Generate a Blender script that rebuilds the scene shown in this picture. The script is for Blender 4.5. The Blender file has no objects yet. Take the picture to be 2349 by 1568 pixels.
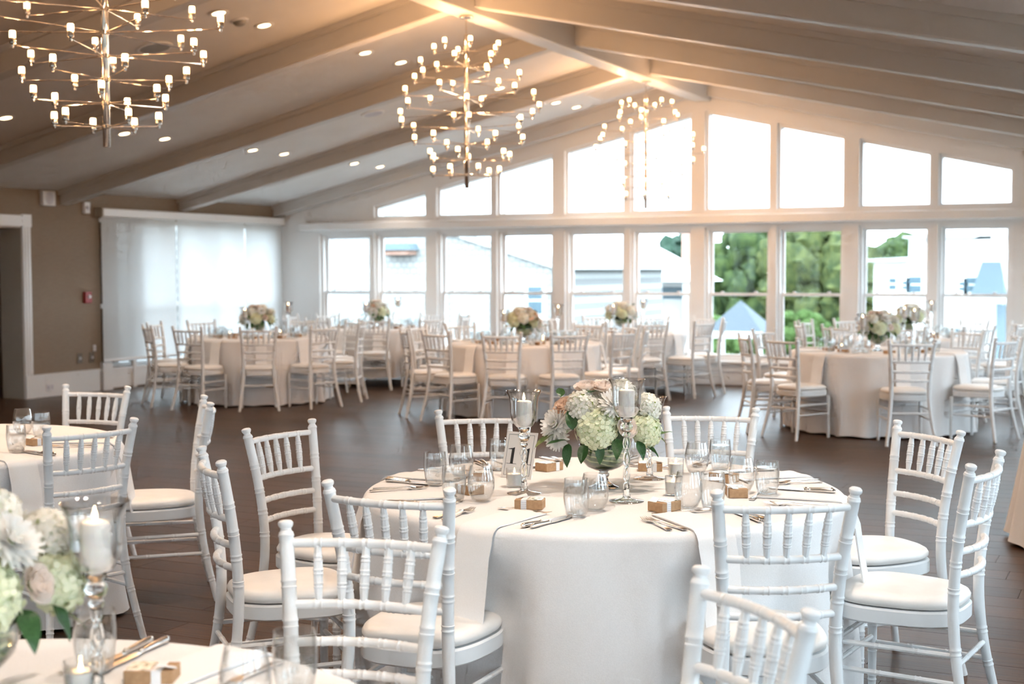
import bpy, math, random
from mathutils import Vector, Matrix
R = math.radians
sin, cos, pi = math.sin, math.cos, math.pi
random.seed(11)
scene = bpy.context.scene
COL = scene.collection

# ------------------------------------------------------------------ camera
CAM_Z = 1.49
YAW = 0.4411
cd = bpy.data.cameras.new('camera')
cam = bpy.data.objects.new('camera', cd)
COL.objects.link(cam)
rt = Vector((0.90434894, 0.42678148, -0.00324953))
dn = Vector((0.01940753, -0.04872808, -0.99862351))
fw = Vector((-0.42635236, 0.90304105, -0.05234996))
m = Matrix.Identity(4)
for i in range(3):
    m[i][0], m[i][1], m[i][2] = rt[i], -dn[i], -fw[i]
m[2][3] = CAM_Z
cam.matrix_world = m
cd.sensor_width = 36.0
cd.lens = 3144.96 / 2349 * 36.0
cd.clip_end = 400
cd.dof.use_dof = True
cd.dof.focus_distance = 4.6
cd.dof.aperture_fstop = 3.6
scene.camera = cam

# ------------------------------------------------------------------ sky, exposure
SKY = 6.4
w = bpy.data.worlds.new('sky')
scene.world = w
w.use_nodes = True
bg = w.node_tree.nodes['Background']
bg.inputs[0].default_value = (0.73, 0.885, 1.0, 1)
bg.inputs[1].default_value = SKY
vs = scene.view_settings
scene.display_settings.display_device = 'sRGB'
vs.view_transform = 'Standard'
vs.look = 'None'
vs.exposure = 0.36
vs.gamma = 1.0
vs.use_curve_mapping = False
cy = scene.cycles
cy.max_bounces = 6
cy.diffuse_bounces = 3
cy.glossy_bounces = 3
cy.transmission_bounces = 5
cy.transparent_max_bounces = 20
cy.caustics_reflective = False
cy.caustics_refractive = False
cy.sample_clamp_indirect = 6.0
cy.use_denoising = True
cy.light_sampling_threshold = .04
cy.use_adaptive_sampling = True
cy.adaptive_threshold = .15
cy.adaptive_min_samples = 12


# ------------------------------------------------------------------ materials
def mat(name, col=(.8, .8, .8), rough=.5, metal=0., spec=.5, emit=None, es=0., sheen=0., sub=0.):
    M = bpy.data.materials.new(name)
    M.use_nodes = True
    p = M.node_tree.nodes['Principled BSDF']
    p.inputs['Base Color'].default_value = (*col, 1)
    p.inputs['Roughness'].default_value = rough
    p.inputs['Metallic'].default_value = metal
    p.inputs['Specular IOR Level'].default_value = spec
    if sheen:
        p.inputs['Sheen Weight'].default_value = sheen
    if emit:
        p.inputs['Emission Color'].default_value = (*emit, 1)
        p.inputs['Emission Strength'].default_value = es
    return M


def nd(M, t, **kw):
    n = M.node_tree.nodes.new(t)
    for k, v in kw.items():
        setattr(n, k, v)
    return n


def ramp(M, stops):
    r = nd(M, 'ShaderNodeValToRGB')
    e = r.color_ramp.elements
    while len(e) < len(stops):
        e.new(.5)
    for i, (p, c) in enumerate(stops):
        e[i].position = p
        e[i].color = (*c, 1)
    return r


def noisy(name, c1, c2, scale=(1, 1, 1), nscale=5., rough=.6, bump=0., detail=4., spec=.5, lo=.35, hi=.65):
    """two-tone noise colour with optional bump, object coordinates"""
    M = mat(name, c1, rough, spec=spec)
    L = M.node_tree.links
    p = M.node_tree.nodes['Principled BSDF']
    tc = nd(M, 'ShaderNodeTexCoord')
    mp = nd(M, 'ShaderNodeMapping')
    mp.inputs['Scale'].default_value = scale
    no = nd(M, 'ShaderNodeTexNoise')
    no.inputs['Scale'].default_value = nscale
    no.inputs['Detail'].default_value = detail
    r = ramp(M, [(lo, c1), (hi, c2)])
    L.new(tc.outputs['Object'], mp.inputs[0])
    L.new(mp.outputs[0], no.inputs['Vector'])
    L.new(no.outputs['Fac'], r.inputs[0])
    L.new(r.outputs[0], p.inputs['Base Color'])
    if bump:
        b = nd(M, 'ShaderNodeBump')
        b.inputs['Strength'].default_value = bump
        b.inputs['Distance'].default_value = .01
        L.new(no.outputs['Fac'], b.inputs['Height'])
        L.new(b.outputs[0], p.inputs['Normal'])
    return M


def thin_glass(name, tint=(.96, .97, .97), rough=.02, boost=1.0, ior=1.45, power=3.2):
    M = bpy.data.materials.new(name)
    M.use_nodes = True
    T = M.node_tree
    T.nodes.remove(T.nodes['Principled BSDF'])
    out = T.nodes['Material Output']
    tr = nd(M, 'ShaderNodeBsdfTransparent')
    tr.inputs[0].default_value = (*tint, 1)
    gl = nd(M, 'ShaderNodeBsdfGlossy')
    gl.inputs['Roughness'].default_value = rough
    lw = nd(M, 'ShaderNodeLayerWeight')
    lw.inputs['Blend'].default_value = .5
    fr = nd(M, 'ShaderNodeMath', operation='POWER')
    fr.inputs[1].default_value = power
    T.links.new(lw.outputs['Facing'], fr.inputs[0])
    mu = nd(M, 'ShaderNodeMath', operation='MULTIPLY_ADD')
    mu.use_clamp = True
    mu.inputs[1].default_value = .55 * boost
    mu.inputs[2].default_value = .045 * boost
    mx = nd(M, 'ShaderNodeMixShader')
    T.links.new(fr.outputs[0], mu.inputs[0])
    T.links.new(mu.outputs[0], mx.inputs[0])
    T.links.new(tr.outputs[0], mx.inputs[1])
    T.links.new(gl.outputs[0], mx.inputs[2])
    T.links.new(mx.outputs[0], out.inputs[0])
    return M


def solid_glass(name, col=(.98, .99, .99), ior=1.45):
    M = bpy.data.materials.new(name)
    M.use_nodes = True
    T = M.node_tree
    T.nodes.remove(T.nodes['Principled BSDF'])
    g = nd(M, 'ShaderNodeBsdfGlass')
    g.inputs['Color'].default_value = (*col, 1)
    g.inputs['IOR'].default_value = ior
    T.links.new(g.outputs[0], T.nodes['Material Output'].inputs[0])
    return M


def leafy(name, c1, c2, trans=.35, nscale=30., rough=.55):
    """thin petals and leaves: diffuse plus translucent"""
    M = noisy(name, c1, c2, nscale=nscale, rough=rough)
    T = M.node_tree
    p = T.nodes['Principled BSDF']
    tl = nd(M, 'ShaderNodeBsdfTranslucent')
    mx = nd(M, 'ShaderNodeMixShader')
    mx.inputs[0].default_value = trans
    src = p.inputs['Base Color'].links[0].from_socket
    T.links.new(src, tl.inputs[0])
    T.links.new(p.outputs[0], mx.inputs[1])
    T.links.new(tl.outputs[0], mx.inputs[2])
    T.links.new(mx.outputs[0], T.nodes['Material Output'].inputs[0])
    return M


W_WALL = mat('white_wall_paint', (.80, .785, .77), .55)
W_TRIM = mat('white_trim_paint', (.82, .815, .81), .35)
W_CEIL = noisy('ceiling_paint', (.75, .73, .715), (.78, .76, .745), nscale=3, rough=.6)
W_BEAM = mat('beam_paint', (.60, .575, .55), .42)
BROWN = noisy('brown_grasscloth', (.235, .172, .120), (.29, .218, .158), (2, 2, 60), 6, .8, .15)
JAMB = mat('taupe_jamb_paint', (.50, .46, .41), .6)
CHAIRW = mat('white_chair_lacquer', (.83, .84, .845), .28)
LEATHER = noisy('white_vinyl', (.83, .80, .765), (.87, .845, .815), nscale=12, rough=.42)
CLOTH = noisy('white_table_linen', (.83, .815, .81), (.87, .855, .85), nscale=260, rough=.85, bump=.05, detail=2)
NAPK = noisy('white_napkin_linen', (.87, .86, .855), (.90, .89, .885), nscale=300, rough=.85, detail=2)
SILVER = mat('silver_cutlery', (.80, .77, .74), .16, 1.)
CHROME = mat('polished_nickel', (.72, .66, .60), .14, 1.)
KRAFT = noisy('kraft_card', (.42, .25, .13), (.50, .31, .17), nscale=90, rough=.8)
RIBBON = mat('white_ribbon', (.86, .86, .87), .5)
CARD = mat('cream_card', (.84, .82, .79), .6)
INK = mat('black_ink', (.025, .025, .028), .5)
INKG = mat('grey_ink', (.22, .24, .25), .5)
PRINT = noisy('printed_tag', (.82, .78, .72), (.12, .16, .10), nscale=70, rough=.25, lo=.45, hi=.62)
WAX = mat('white_wax', (.90, .87, .83), .5)
WAX.node_tree.nodes['Principled BSDF'].inputs['Subsurface Weight'].default_value = .25
WAX.node_tree.nodes['Principled BSDF'].inputs['Subsurface Radius'].default_value = (.03, .02, .012)
FLAME = mat('candle_flame', (1, .6, .25), .5, emit=(1., .62, .26), es=38.)
BULB = mat('warm_bulb_glass', (1, .8, .5), .4, emit=(1., .56, .24), es=13.)
DOWNL = mat('downlight_lens', (1, .85, .6), .4, emit=(1., .70, .38), es=9.)
for _m in (BULB, DOWNL, FLAME):            # their light is carried by the lamps built with them
    _m.cycles.emission_sampling = 'NONE'
GLASS = thin_glass('drinking_glass', (.97, .975, .975), .02, 1.5, power=2.2)
BELL = thin_glass('hurricane_glass', (.982, .986, .986), .03, 2.3, power=2.2)
PANE = thin_glass('window_glass', (.975, .985, .985), 0., .15)
SOLID = solid_glass('cast_glass')
WATER = thin_glass('iced_water', (.97, .98, .985), .12, .9, 1.33)
WICK = mat('wick', (.03, .025, .02), .9)
PINK = leafy('peach_petal', (.90, .66, .50), (.93, .76, .63), .3)
BLUSH = leafy('blush_petal', (.92, .80, .72), (.94, .86, .80), .3)
CREAM = leafy('cream_petal', (.91, .89, .82), (.94, .93, .89), .3)
GREENISH = leafy('green_white_petal', (.80, .86, .55), (.92, .92, .80), .3, 45)
MUMW = leafy('white_petal', (.92, .91, .88), (.95, .94, .92), .3)
LIME = mat('lime_core', (.46, .60, .18), .7)
LEAF = leafy('dark_green_leaf', (.025, .075, .022), (.05, .13, .04), .15, 18, .35)
LEAF2 = leafy('mid_green_leaf', (.06, .15, .03), (.11, .23, .06), .25, 18, .35)
STEM = mat('dark_stem', (.02, .045, .02), .7)
RED = mat('red_alarm_plastic', (.35, .03, .03), .4)
WPLAS = mat('white_plastic', (.78, .78, .80), .4)
GREYP = mat('grey_cloth_grille', (.62, .62, .68), .7)
BRONZE = mat('bronze_plate', (.16, .12, .09), .4, .6)
DARKV = mat('dark_vent_metal', (.30, .29, .28), .5)


def lining_mat():
    M = mat('striped_leaf_lining', (.08, .2, .05), .35)
    T = M.node_tree
    L = T.links
    tc = nd(M, 'ShaderNodeTexCoord')
    mp = nd(M, 'ShaderNodeMapping')
    mp.inputs['Rotation'].default_value = (0, R(-14), R(20))
    wv = nd(M, 'ShaderNodeTexWave', wave_type='BANDS', bands_direction='Z')
    wv.inputs['Scale'].default_value = 17
    wv.inputs['Distortion'].default_value = 5.5
    wv.inputs['Detail'].default_value = 2
    wv.inputs['Detail Scale'].default_value = .8
    r = ramp(M, [(.0, (.035, .11, .025)), (.78, (.07, .20, .05)), (.9, (.42, .52, .22)), (1., (.55, .62, .30))])
    L.new(tc.outputs['Object'], mp.inputs[0])
    L.new(mp.outputs[0], wv.inputs['Vector'])
    L.new(wv.outputs['Color'], r.inputs[0])
    L.new(r.outputs[0], T.nodes['Principled BSDF'].inputs['Base Color'])
    return M


LINING = lining_mat()


def plank_mat():
    M = mat('grey_brown_plank', (.1, .08, .07), .36, spec=.20)
    T = M.node_tree
    L = T.links
    p = T.nodes['Principled BSDF']
    oi = nd(M, 'ShaderNodeObjectInfo')
    ge = nd(M, 'ShaderNodeNewGeometry')
    ad = nd(M, 'ShaderNodeMath', operation='ADD')
    fr = nd(M, 'ShaderNodeMath', operation='FRACT')
    L.new(oi.outputs['Random'], ad.inputs[0])
    L.new(ge.outputs['Random Per Island'], ad.inputs[1])
    L.new(ad.outputs[0], fr.inputs[0])
    mp = nd(M, 'ShaderNodeMapping')
    mp.inputs['Scale'].default_value = (1.3, 22, 1)
    cb = nd(M, 'ShaderNodeCombineXYZ')
    sc = nd(M, 'ShaderNodeMath', operation='MULTIPLY')
    sc.inputs[1].default_value = 37.
    L.new(fr.outputs[0], sc.inputs[0])
    L.new(sc.outputs[0], cb.inputs[0])
    L.new(cb.outputs[0], mp.inputs['Location'])
    L.new(ge.outputs['Position'], mp.inputs[0])
    no = nd(M, 'ShaderNodeTexNoise')
    no.inputs['Scale'].default_value = 2.6
    no.inputs['Detail'].default_value = 7
    no.inputs['Roughness'].default_value = .62
    L.new(mp.outputs[0], no.inputs['Vector'])
    r = ramp(M, [(.30, (.029, .0130, .0068)), (.52, (.067, .0345, .0198)), (.72, (.112, .064, .038))])
    L.new(no.outputs['Fac'], r.inputs[0])
    hs = nd(M, 'ShaderNodeHueSaturation')
    mr = nd(M, 'ShaderNodeMapRange')
    mr.inputs['To Min'].default_value = .72
    mr.inputs['To Max'].default_value = 1.25
    L.new(fr.outputs[0], mr.inputs[0])
    L.new(mr.outputs[0], hs.inputs['Value'])
    L.new(r.outputs[0], hs.inputs['Color'])
    L.new(hs.outputs[0], p.inputs['Base Color'])
    rr = nd(M, 'ShaderNodeMapRange')
    rr.inputs['To Min'].default_value = .26
    rr.inputs['To Max'].default_value = .46
    L.new(no.outputs['Fac'], rr.inputs[0])
    L.new(rr.outputs[0], p.inputs['Roughness'])
    b = nd(M, 'ShaderNodeBump')
    b.inputs['Strength'].default_value = .25
    b.inputs['Distance'].default_value = .004
    L.new(no.outputs['Fac'], b.inputs['Height'])
    L.new(b.outputs[0], p.inputs['Normal'])
    return M


PLANK = plank_mat()


def shade_mat():
    M = mat('white_screen_fabric', (.80, .81, .81), .8)
    T = M.node_tree
    p = T.nodes['Principled BSDF']
    tl = nd(M, 'ShaderNodeBsdfTranslucent')
    tl.inputs[0].default_value = (.86, .87, .87, 1)
    tr = nd(M, 'ShaderNodeBsdfTransparent')
    m1 = nd(M, 'ShaderNodeMixShader')
    m2 = nd(M, 'ShaderNodeMixShader')
    m1.inputs[0].default_value = .46
    m2.inputs[0].default_value = .08
    T.links.new(p.outputs[0], m1.inputs[1])
    T.links.new(tl.outputs[0], m1.inputs[2])
    T.links.new(m1.outputs[0], m2.inputs[1])
    T.links.new(tr.outputs[0], m2.inputs[2])
    T.links.new(m2.outputs[0], T.nodes['Material Output'].inputs[0])
    return M


SHADE = shade_mat()


# ------------------------------------------------------------------ mesh helpers
class B:
    def __init__(s):
        s.v, s.f = [], []

    def add(s, v, f):
        k = len(s.v)
        s.v += [tuple(x) for x in v]
        s.f += [tuple(i + k for i in q) for q in f]
        return s

    def box(s, x0, x1, y0, y1, z0, z1):
        return s.add([(x0, y0, z0), (x1, y0, z0), (x1, y1, z0), (x0, y1, z0),
                      (x0, y0, z1), (x1, y0, z1), (x1, y1, z1), (x0, y1, z1)],
                     [(0, 3, 2, 1), (4, 5, 6, 7), (0, 1, 5, 4), (1, 2, 6, 5), (2, 3, 7, 6), (3, 0, 4, 7)])

    def prism_y(s, pts, y0, y1):
        """polygon given in (x, z), counter-clockwise seen from -y, extruded from y0 to y1"""
        n = len(pts)
        v = [(x, y0, z) for x, z in pts] + [(x, y1, z) for x, z in pts]
        f = [tuple(range(n)), tuple(reversed(range(n, 2 * n)))]
        for i in range(n):
            j = (i + 1) % n
            f.append((j, i, i + n, j + n))
        return s.add(v, f)

    def lathe(s, prof, n=24, cap0=True, cap1=True, c=(0, 0), sx=1., sy=1.):
        k = len(s.v)
        for r, z in prof:
            for i in range(n):
                a = 2 * pi * i / n
                s.v.append((c[0] + r * cos(a) * sx, c[1] + r * sin(a) * sy, z))
        for j in range(len(prof) - 1):
            for i in range(n):
                i2 = (i + 1) % n
                s.f.append((k + j * n + i, k + j * n + i2, k + (j + 1) * n + i2, k + (j + 1) * n + i))
        if cap0:
            s.f.append(tuple(k + i for i in reversed(range(n))))
        if cap1:
            q = k + (len(prof) - 1) * n
            s.f.append(tuple(q + i for i in range(n)))
        return s

    def tube(s, pts, rad, n=10, cap=True):
        k = len(s.v)
        P = [Vector(p) for p in pts]
        if not hasattr(rad, '__len__'):
            rad = [rad] * len(P)
        t = (P[1] - P[0]).normalized()
        ref = Vector((1, 0, 0)) if abs(t.x) < .7 else Vector((0, 0, 1))
        u = (ref - t * ref.dot(t)).normalized()
        for i, p in enumerate(P):
            a, b = P[max(i - 1, 0)], P[min(i + 1, len(P) - 1)]
            t = (b - a).normalized()
            u = (u - t * u.dot(t)).normalized()
            w_ = t.cross(u)
            for q in range(n):
                an = 2 * pi * q / n
                s.v.append(tuple(p + (u * cos(an) + w_ * sin(an)) * rad[i]))
        for j in range(len(P) - 1):
            for i in range(n):
                i2 = (i + 1) % n
                s.f.append((k + j * n + i, k + j * n + i2, k + (j + 1) * n + i2, k + (j + 1) * n + i))
        if cap:
            s.f.append(tuple(k + i for i in reversed(range(n))))
            q = k + (len(P) - 1) * n
            s.f.append(tuple(q + i for i in range(n)))
        return s

    def grid(s, fn, nu, nv):
        k = len(s.v)
        for j in range(nv + 1):
            for i in range(nu + 1):
                s.v.append(tuple(fn(i / nu, j / nv)))
        for j in range(nv):
            for i in range(nu):
                a = k + j * (nu + 1) + i
                s.f.append((a, a + 1, a + nu + 2, a + nu + 1))
        return s

    def mesh(s, name, smooth=True, ang=40):
        me = bpy.data.meshes.new(name)
        me.from_pydata(s.v, [], s.f)
        if smooth:
            me.polygons.foreach_set('use_smooth', [True] * len(me.polygons))
            me.set_sharp_from_angle(angle=R(ang))
        me.update()
        return me


def obj(name, me, M, parent=None, loc=(0, 0, 0), rot=(0, 0, 0), sc=None):
    if isinstance(me, B):
        me = me.mesh(name, True)
    if M is not None and not me.materials:
        me.materials.append(M)
    o = bpy.data.objects.new(name, me)
    COL.objects.link(o)
    o.location = loc
    o.rotation_euler = rot
    if sc:
        o.scale = sc
    if parent:
        o.parent = parent
    return o


def flat(name, b, M, parent=None, **k):
    return obj(name, b.mesh(name, False), M, parent, **k)


def empty(name, loc=(0, 0, 0), rotz=0.):
    o = bpy.data.objects.new(name, None)
    o.empty_display_size = .1
    COL.objects.link(o)
    o.location = loc
    o.rotation_euler = (0, 0, rotz)
    return o


def tag(o, label, cat, group=None):
    o['label'] = label
    o['category'] = cat
    if group:
        o['group'] = group
    return o


def struct(o):
    o['kind'] = 'structure'
    return o


def dup(root, loc, rotz, label, group=None, cat=None, sc=None):
    r = root.copy()
    COL.objects.link(r)
    r.location = loc
    r.rotation_euler = (0, 0, rotz)
    if sc:
        r.scale = sc
    r['label'] = label
    if group:
        r['group'] = group
    if cat:
        r['category'] = cat
    for ch in list(root.children):
        c = ch.copy()
        COL.objects.link(c)
        c.parent = r
        for g in list(ch.children):
            d = g.copy()
            COL.objects.link(d)
            d.parent = c
    return r


def bevel(o, wd=.003, seg=2):
    b = o.modifiers.new('bevel', 'BEVEL')
    b.width = wd
    b.segments = seg
    b.limit_method = 'ANGLE'
    return o


# ------------------------------------------------------------------ room dimensions
XL, XRT = -11.98, 1.212          # left and right walls
XR = (XL + XRT) / 2              # ridge
YB, YF = 17.2, -4.5              # window gable and the gable behind the camera
ZE, SL = 2.458, .2285            # eave height and roof slope
ZR = ZE + SL * (XR - XL)


def ceil_z(x):
    return ZR - SL * abs(x - XR)


# ---- floor of planks
fl = struct(flat('floor', B().box(XL - 2.2, XRT + .3, YF - .3, YB + .3, -.12, -.012), mat('screed', (.05, .04, .035), .9)))
PW, PL = .19, 1.45
plank_me = B().box(.0012, PL - .0012, .0012, PW - .0012, -.012, 0).mesh('plank', False)
planks = []
ny = int((YB - YF) / PW) + 1
for j in range(ny):
    off = (j * .53 % 1.) * PL
    x = XL - 2.0 - off
    while x < XRT:
        planks.append((x, YF + j * PW))
        x += PL


def in_view(x, y, z=0.):
    p = Vector((x, y, z - CAM_Z))
    d = p.dot(fw)
    if d < .5:
        return None
    u, v = p.dot(rt) / d, p.dot(dn) / d
    return d if abs(u) < .40 and abs(v) < .27 else None


vis, rest = [], []
for p in planks:
    d = in_view(p[0] + PL / 2, p[1] + PW / 2)
    x0, x1 = p[0], p[0] + PL
    if d and x0 > XL and x1 < XRT and p[1] + PW < YB:
        vis.append((d, p))
    else:
        rest.append(p)
vis.sort()
rest += [p for d, p in vis[300:]]
for d, p in vis[:300]:
    obj('plank', plank_me, PLANK, fl, (p[0], p[1], 0))
b = B()
for x, y in rest:
    x0, x1, y1 = max(x, XL - 2.1), min(x + PL, XRT), min(y + PW, YB)
    if x1 - x0 > .02 and y1 - y > .02:
        b.box(x0 + .0012, x1 - .0012, y + .0012, y1 - .0012, -.012, 0)
o = flat('plank_field', b, PLANK, fl)
o['kind'] = 'stuff'

# ---- ceiling slopes
TH = .12
b = B()
b.prism_y([(XL - .35, ceil_z(XL - .35)), (XR, ZR), (XR, ZR + TH), (XL - .35, ceil_z(XL - .35) + TH)], YF - .3, YB + .35)
b.prism_y([(XR, ZR), (XRT + .3, ceil_z(XRT + .3)), (XRT + .3, ceil_z(XRT + .3) + TH), (XR, ZR + TH)], YF - .3, YB + .35)
ceiling = struct(flat('ceiling', b, W_CEIL))
# ridge beam, rafters
ridge = struct(flat('trim_1', B().box(XR - .11, XR + .11, YF, YB, 3.653, ZR - .02), W_BEAM))
bevel(ridge, .012)
DEP = .235
k = 2
for y0 in (-2.75, -.55, 1.65, 3.85, 6.05, 8.25, 10.45, 12.65, 14.85, 17.03):
    for s in (-1, 1):
        bb = B()
        xe = XL if s < 0 else XRT
        xi = XR + s * .09
        pts = [(xe, ceil_z(xe) - DEP * .72), (xi, ceil_z(xi) - DEP), (xi, ceil_z(xi) + .01), (xe, ceil_z(xe) + .01)]
        if s > 0:
            pts = [pts[1], pts[0], pts[3], pts[2]]
        wd = .15
        bb.prism_y(pts, y0, y0 + wd)
        t = struct(flat('trim_%d' % k, bb, W_BEAM))
        bevel(t, .012)
        k += 1
        # flat cap board along the upper edge of the rafter
        bb = B()
        pp = [(xe, ceil_z(xe) - .05), (xi, ceil_z(xi) - .05), (xi, ceil_z(xi) + .01), (xe, ceil_z(xe) + .01)]
        if s > 0:
            pp = [pp[1], pp[0], pp[3], pp[2]]
        bb.prism_y(pp, y0 - .03, y0 + wd + .03)
        flat('moulding', bb, W_BEAM, t)

# ---- window gable wall
pairs = [-10.32 + 1.975 * i for i in range(6)]
LOW, UPP = [], []
for i, p in enumerate(pairs):
    for j, (a, c) in enumerate(((p - .955, p - .09), (p - .01, p + .845))):
        LOW.append((a, c))
        if not (i == 0 and j == 0) and c < .3:
            UPP.append((a, c))
TW = .24
LZ0, LZ1, UZ0 = .31, 2.03, 2.25


def up_top(x):
    if x < XR:
        return 2.40 + .2285 * (x + 10.23) + .045
    return 3.475 - .2285 * (x + 5.24) + .045


xs = sorted(set([XL, XRT, XR] + [q for ab in LOW + UPP for q in ab]))
b = B()
for x0, x1 in zip(xs[:-1], xs[1:]):
    xm = (x0 + x1) / 2
    lo = any(a < xm < c for a, c in LOW)
    up = any(a < xm < c for a, c in UPP)

    def q(za, zb):
        b.prism_y([(x0, za(x0)), (x1, za(x1)), (x1, zb(x1)), (x0, zb(x0))], YB, YB + TW)
    cst = lambda z: (lambda x: z)
    z = 0.
    if lo:
        q(cst(-.01), cst(LZ0))
        z = LZ1
    if up:
        q(cst(z), cst(UZ0))
        q(up_top, ceil_z)
    else:
        q(cst(z if z else -.01), ceil_z)
wall_back = struct(flat('wall_back', b, W_WALL))
# shade cassette across the wall, sill board and baseboard
cas = struct(bevel(flat('trim_cassette', B().box(-11.55, XRT, YB - .13, YB, 2.075, 2.195), W_TRIM), .02, 3))
cas.name = 'trim_90'
struct(bevel(flat('trim_91', B().box(XL, XRT, YB - .05, YB, LZ0 - .04, LZ0 - .002), W_TRIM), .006))
bb = struct(bevel(flat('baseboard_back', B().box(XL, XRT, YB - .022, YB, 0, .17), W_TRIM), .006))
flat('cap', B().box(XL, XRT, YB - .034, YB, .17, .195), W_TRIM, bb)

# windows
wn = [0]
lock_me = bevel_me = B().box(-.02, .02, -.012, .012, 0, .022).mesh('sash_lock', False)


def window(kind, a, c):
    wn[0] += 1
    y0, y1 = YB + .055, YB + TW - .01
    b = B()
    f = .035
    if kind == 'low':
        b.box(a, a + f, y0, y1, LZ0, LZ1).box(c - f, c, y0, y1, LZ0, LZ1)
        b.box(a + f, c - f, y0, y1, LZ0, LZ0 + f).box(a + f, c - f, y0, y1, LZ1 - f, LZ1)
        root = struct(flat('window_%d' % wn[0], b, W_TRIM))
        zm, s = 1.165, .038
        A, C = a + f, c - f
        for nm, za, zb, yy in (('upper_sash', zm - .02, LZ1 - f, y0 + .085), ('lower_sash', LZ0 + f, zm + .02, y0 + .04)):
            s2 = B()
            s2.box(A, A + s, yy, yy + .035, za, zb).box(C - s, C, yy, yy + .035, za, zb)
            s2.box(A + s, C - s, yy, yy + .035, za, za + s * (1.2 if nm[0] == 'l' else .8))
            s2.box(A + s, C - s, yy, yy + .035, zb - s * .8, zb)
            so = flat(nm, s2, W_TRIM, root)
            flat('pane', B().box(A + s - .004, C - s + .004, yy + .014, yy + .018, za + .02, zb - .02), PANE, so)
            if nm[0] == 'l':
                for t in (.22, .78):
                    obj('sash_lock', lock_me, WPLAS, so, (A + (C - A) * t, yy + .01, zb))
    else:
        tl, tr_ = up_top(a), up_top(c)
        ins = [(a, UZ0), (c, UZ0), (c, tr_), (a, tl)]
        sl = (tr_ - tl) / (c - a)
        fi = [(a + f, UZ0 + f * .7), (c - f, UZ0 + f * .7), (c - f, tr_ - sl * f - f * 1.1), (a + f, tl + sl * f - f * 1.1)]
        for i in range(4):
            j = (i + 1) % 4
            b.prism_y([ins[i], ins[j], fi[j], fi[i]], y0, y1)
        root = struct(flat('window_%d' % wn[0], b, W_TRIM))
        e = .006
        flat('pane', B().prism_y([(x + (e if x > (a + c) / 2 else -e), z + (e if z > UZ0 + .05 else -e)) for x, z in fi], y0 + .08, y0 + .086), PANE, root)


for a, c in LOW:
    window('low', a, c)
for a, c in UPP:
    window('up', a, c)

# ---- left wall with doorway and shaded windows
b = B()
X0 = XL - .32
D0, D1, DZ = 10.75, 12.02, 2.01
W0, W1, WZ0, WZ1 = 13.32, 17.06, .27, 2.16
top = ceil_z(XL) + .005
b.box(X0, XL, YF, D0, -.01, top).box(X0, XL, D0, D1, DZ, top).box(X0, XL, D1, W0, -.01, top)
b.box(X0, XL, W0, W1, -.01, WZ0).box(X0, XL, W0, W1, WZ1, top).box(X0, XL, W1, YB + TW, -.01, top)
wall_left = struct(flat('wall_left', b, BROWN))
# white corner return beside the gable
# doorway casing and jamb
d1 = struct(flat('door_1', B().box(X0 - .01, XL + .002, D1 - .012, D1, 0, DZ), JAMB))
flat('jamb', B().box(X0 - .01, XL + .002, D0, D0 + .012, 0, DZ), JAMB, d1)
flat('head_jamb', B().box(X0 - .01, XL + .002, D0, D1, DZ - .012, DZ), JAMB, d1)
for yy in (D1, D0 - .12):
    cs = flat('casing', B().box(XL, XL + .025, yy, yy + .12, .27, DZ), W_TRIM, d1)
    for t in (.03, .075):
        flat('fluting', B().box(XL + .025, XL + .034, yy + t, yy + t + .022, .27, DZ), W_TRIM, cs)
    flat('corner_block', B().box(XL, XL + .038, yy - .006, yy + .128, DZ, DZ + .145), W_TRIM, d1)
    flat('plinth', B().box(XL, XL + .035, yy - .004, yy + .124, 0, .27), W_TRIM, d1)
hc = flat('head_casing', B().box(XL, XL + .028, D0, D1 - .006, DZ + .004, DZ + .135), W_TRIM, d1)
for t in (.02, .085):
    flat('fluting', B().box(XL + .028, XL + .038, D0, D1 - .006, DZ + t, DZ + t + .03), W_TRIM, hc)
# passage behind the doorway
struct(flat('wall_passage', B().box(-13.75, -13.6, 8.5, 14., -.01, 2.5).box(-13.75, X0, 13.9, 14., -.01, 2.5).box(-13.75, X0, 8.5, 8.6, -.01, 2.5), BROWN))
struct(flat('ceiling_passage', B().box(-13.8, X0, 8.5, 14., 2.42, 2.5), W_CEIL))
bl = struct(flat('baseboard_left', B().box(XL, XL + .022, D1 + .12, 13.27, 0, .25), W_TRIM))
flat('cap', B().box(XL, XL + .032, D1 + .12, 13.27, .25, .275), W_TRIM, bl)
# glazing behind the shades
b = B()
xa, xb = XL - .16, XL - .10
b.box(xa, xb, W0, W1, WZ0, WZ0 + .05).box(xa, xb, W0, W1, WZ1 - .05, WZ1)
ms = [W0, 14.0, 14.66, 15.45, 16.2, W1 - .09]
for y in ms:
    b.box(xa, xb, y, y + .09, WZ0, WZ1)
b.box(xa, xb, W0, W1, 1.02, 1.075)
wl = struct(flat('window_40', b, W_TRIM))
for y0_, y1_ in zip(ms[:-1], ms[1:]):
    for za, zb in ((WZ0 + .04, 1.03), (1.065, WZ1 - .04)):
        flat('pane', B().box(XL - .132, XL - .128, y0_ + .08, y1_ + .01, za, zb), PANE, wl)
flat('sill', B().box(XL - .3, XL + .03, W0 - .03, W1 + .03, WZ0 - .03, WZ0), W_TRIM, wl)
flat('side_post', B().box(XL, XL + .045, 13.30, 13.47, 0, .35), W_TRIM, wl)
flat('apron_panel', B().box(XL, XL + .02, 13.47, W1 + .1, .02, WZ0 - .03), W_TRIM, wl)
flat('apron_post', B().box(XL, XL + .04, 13.86, 13.93, 0, .35), W_TRIM, wl)

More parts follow.
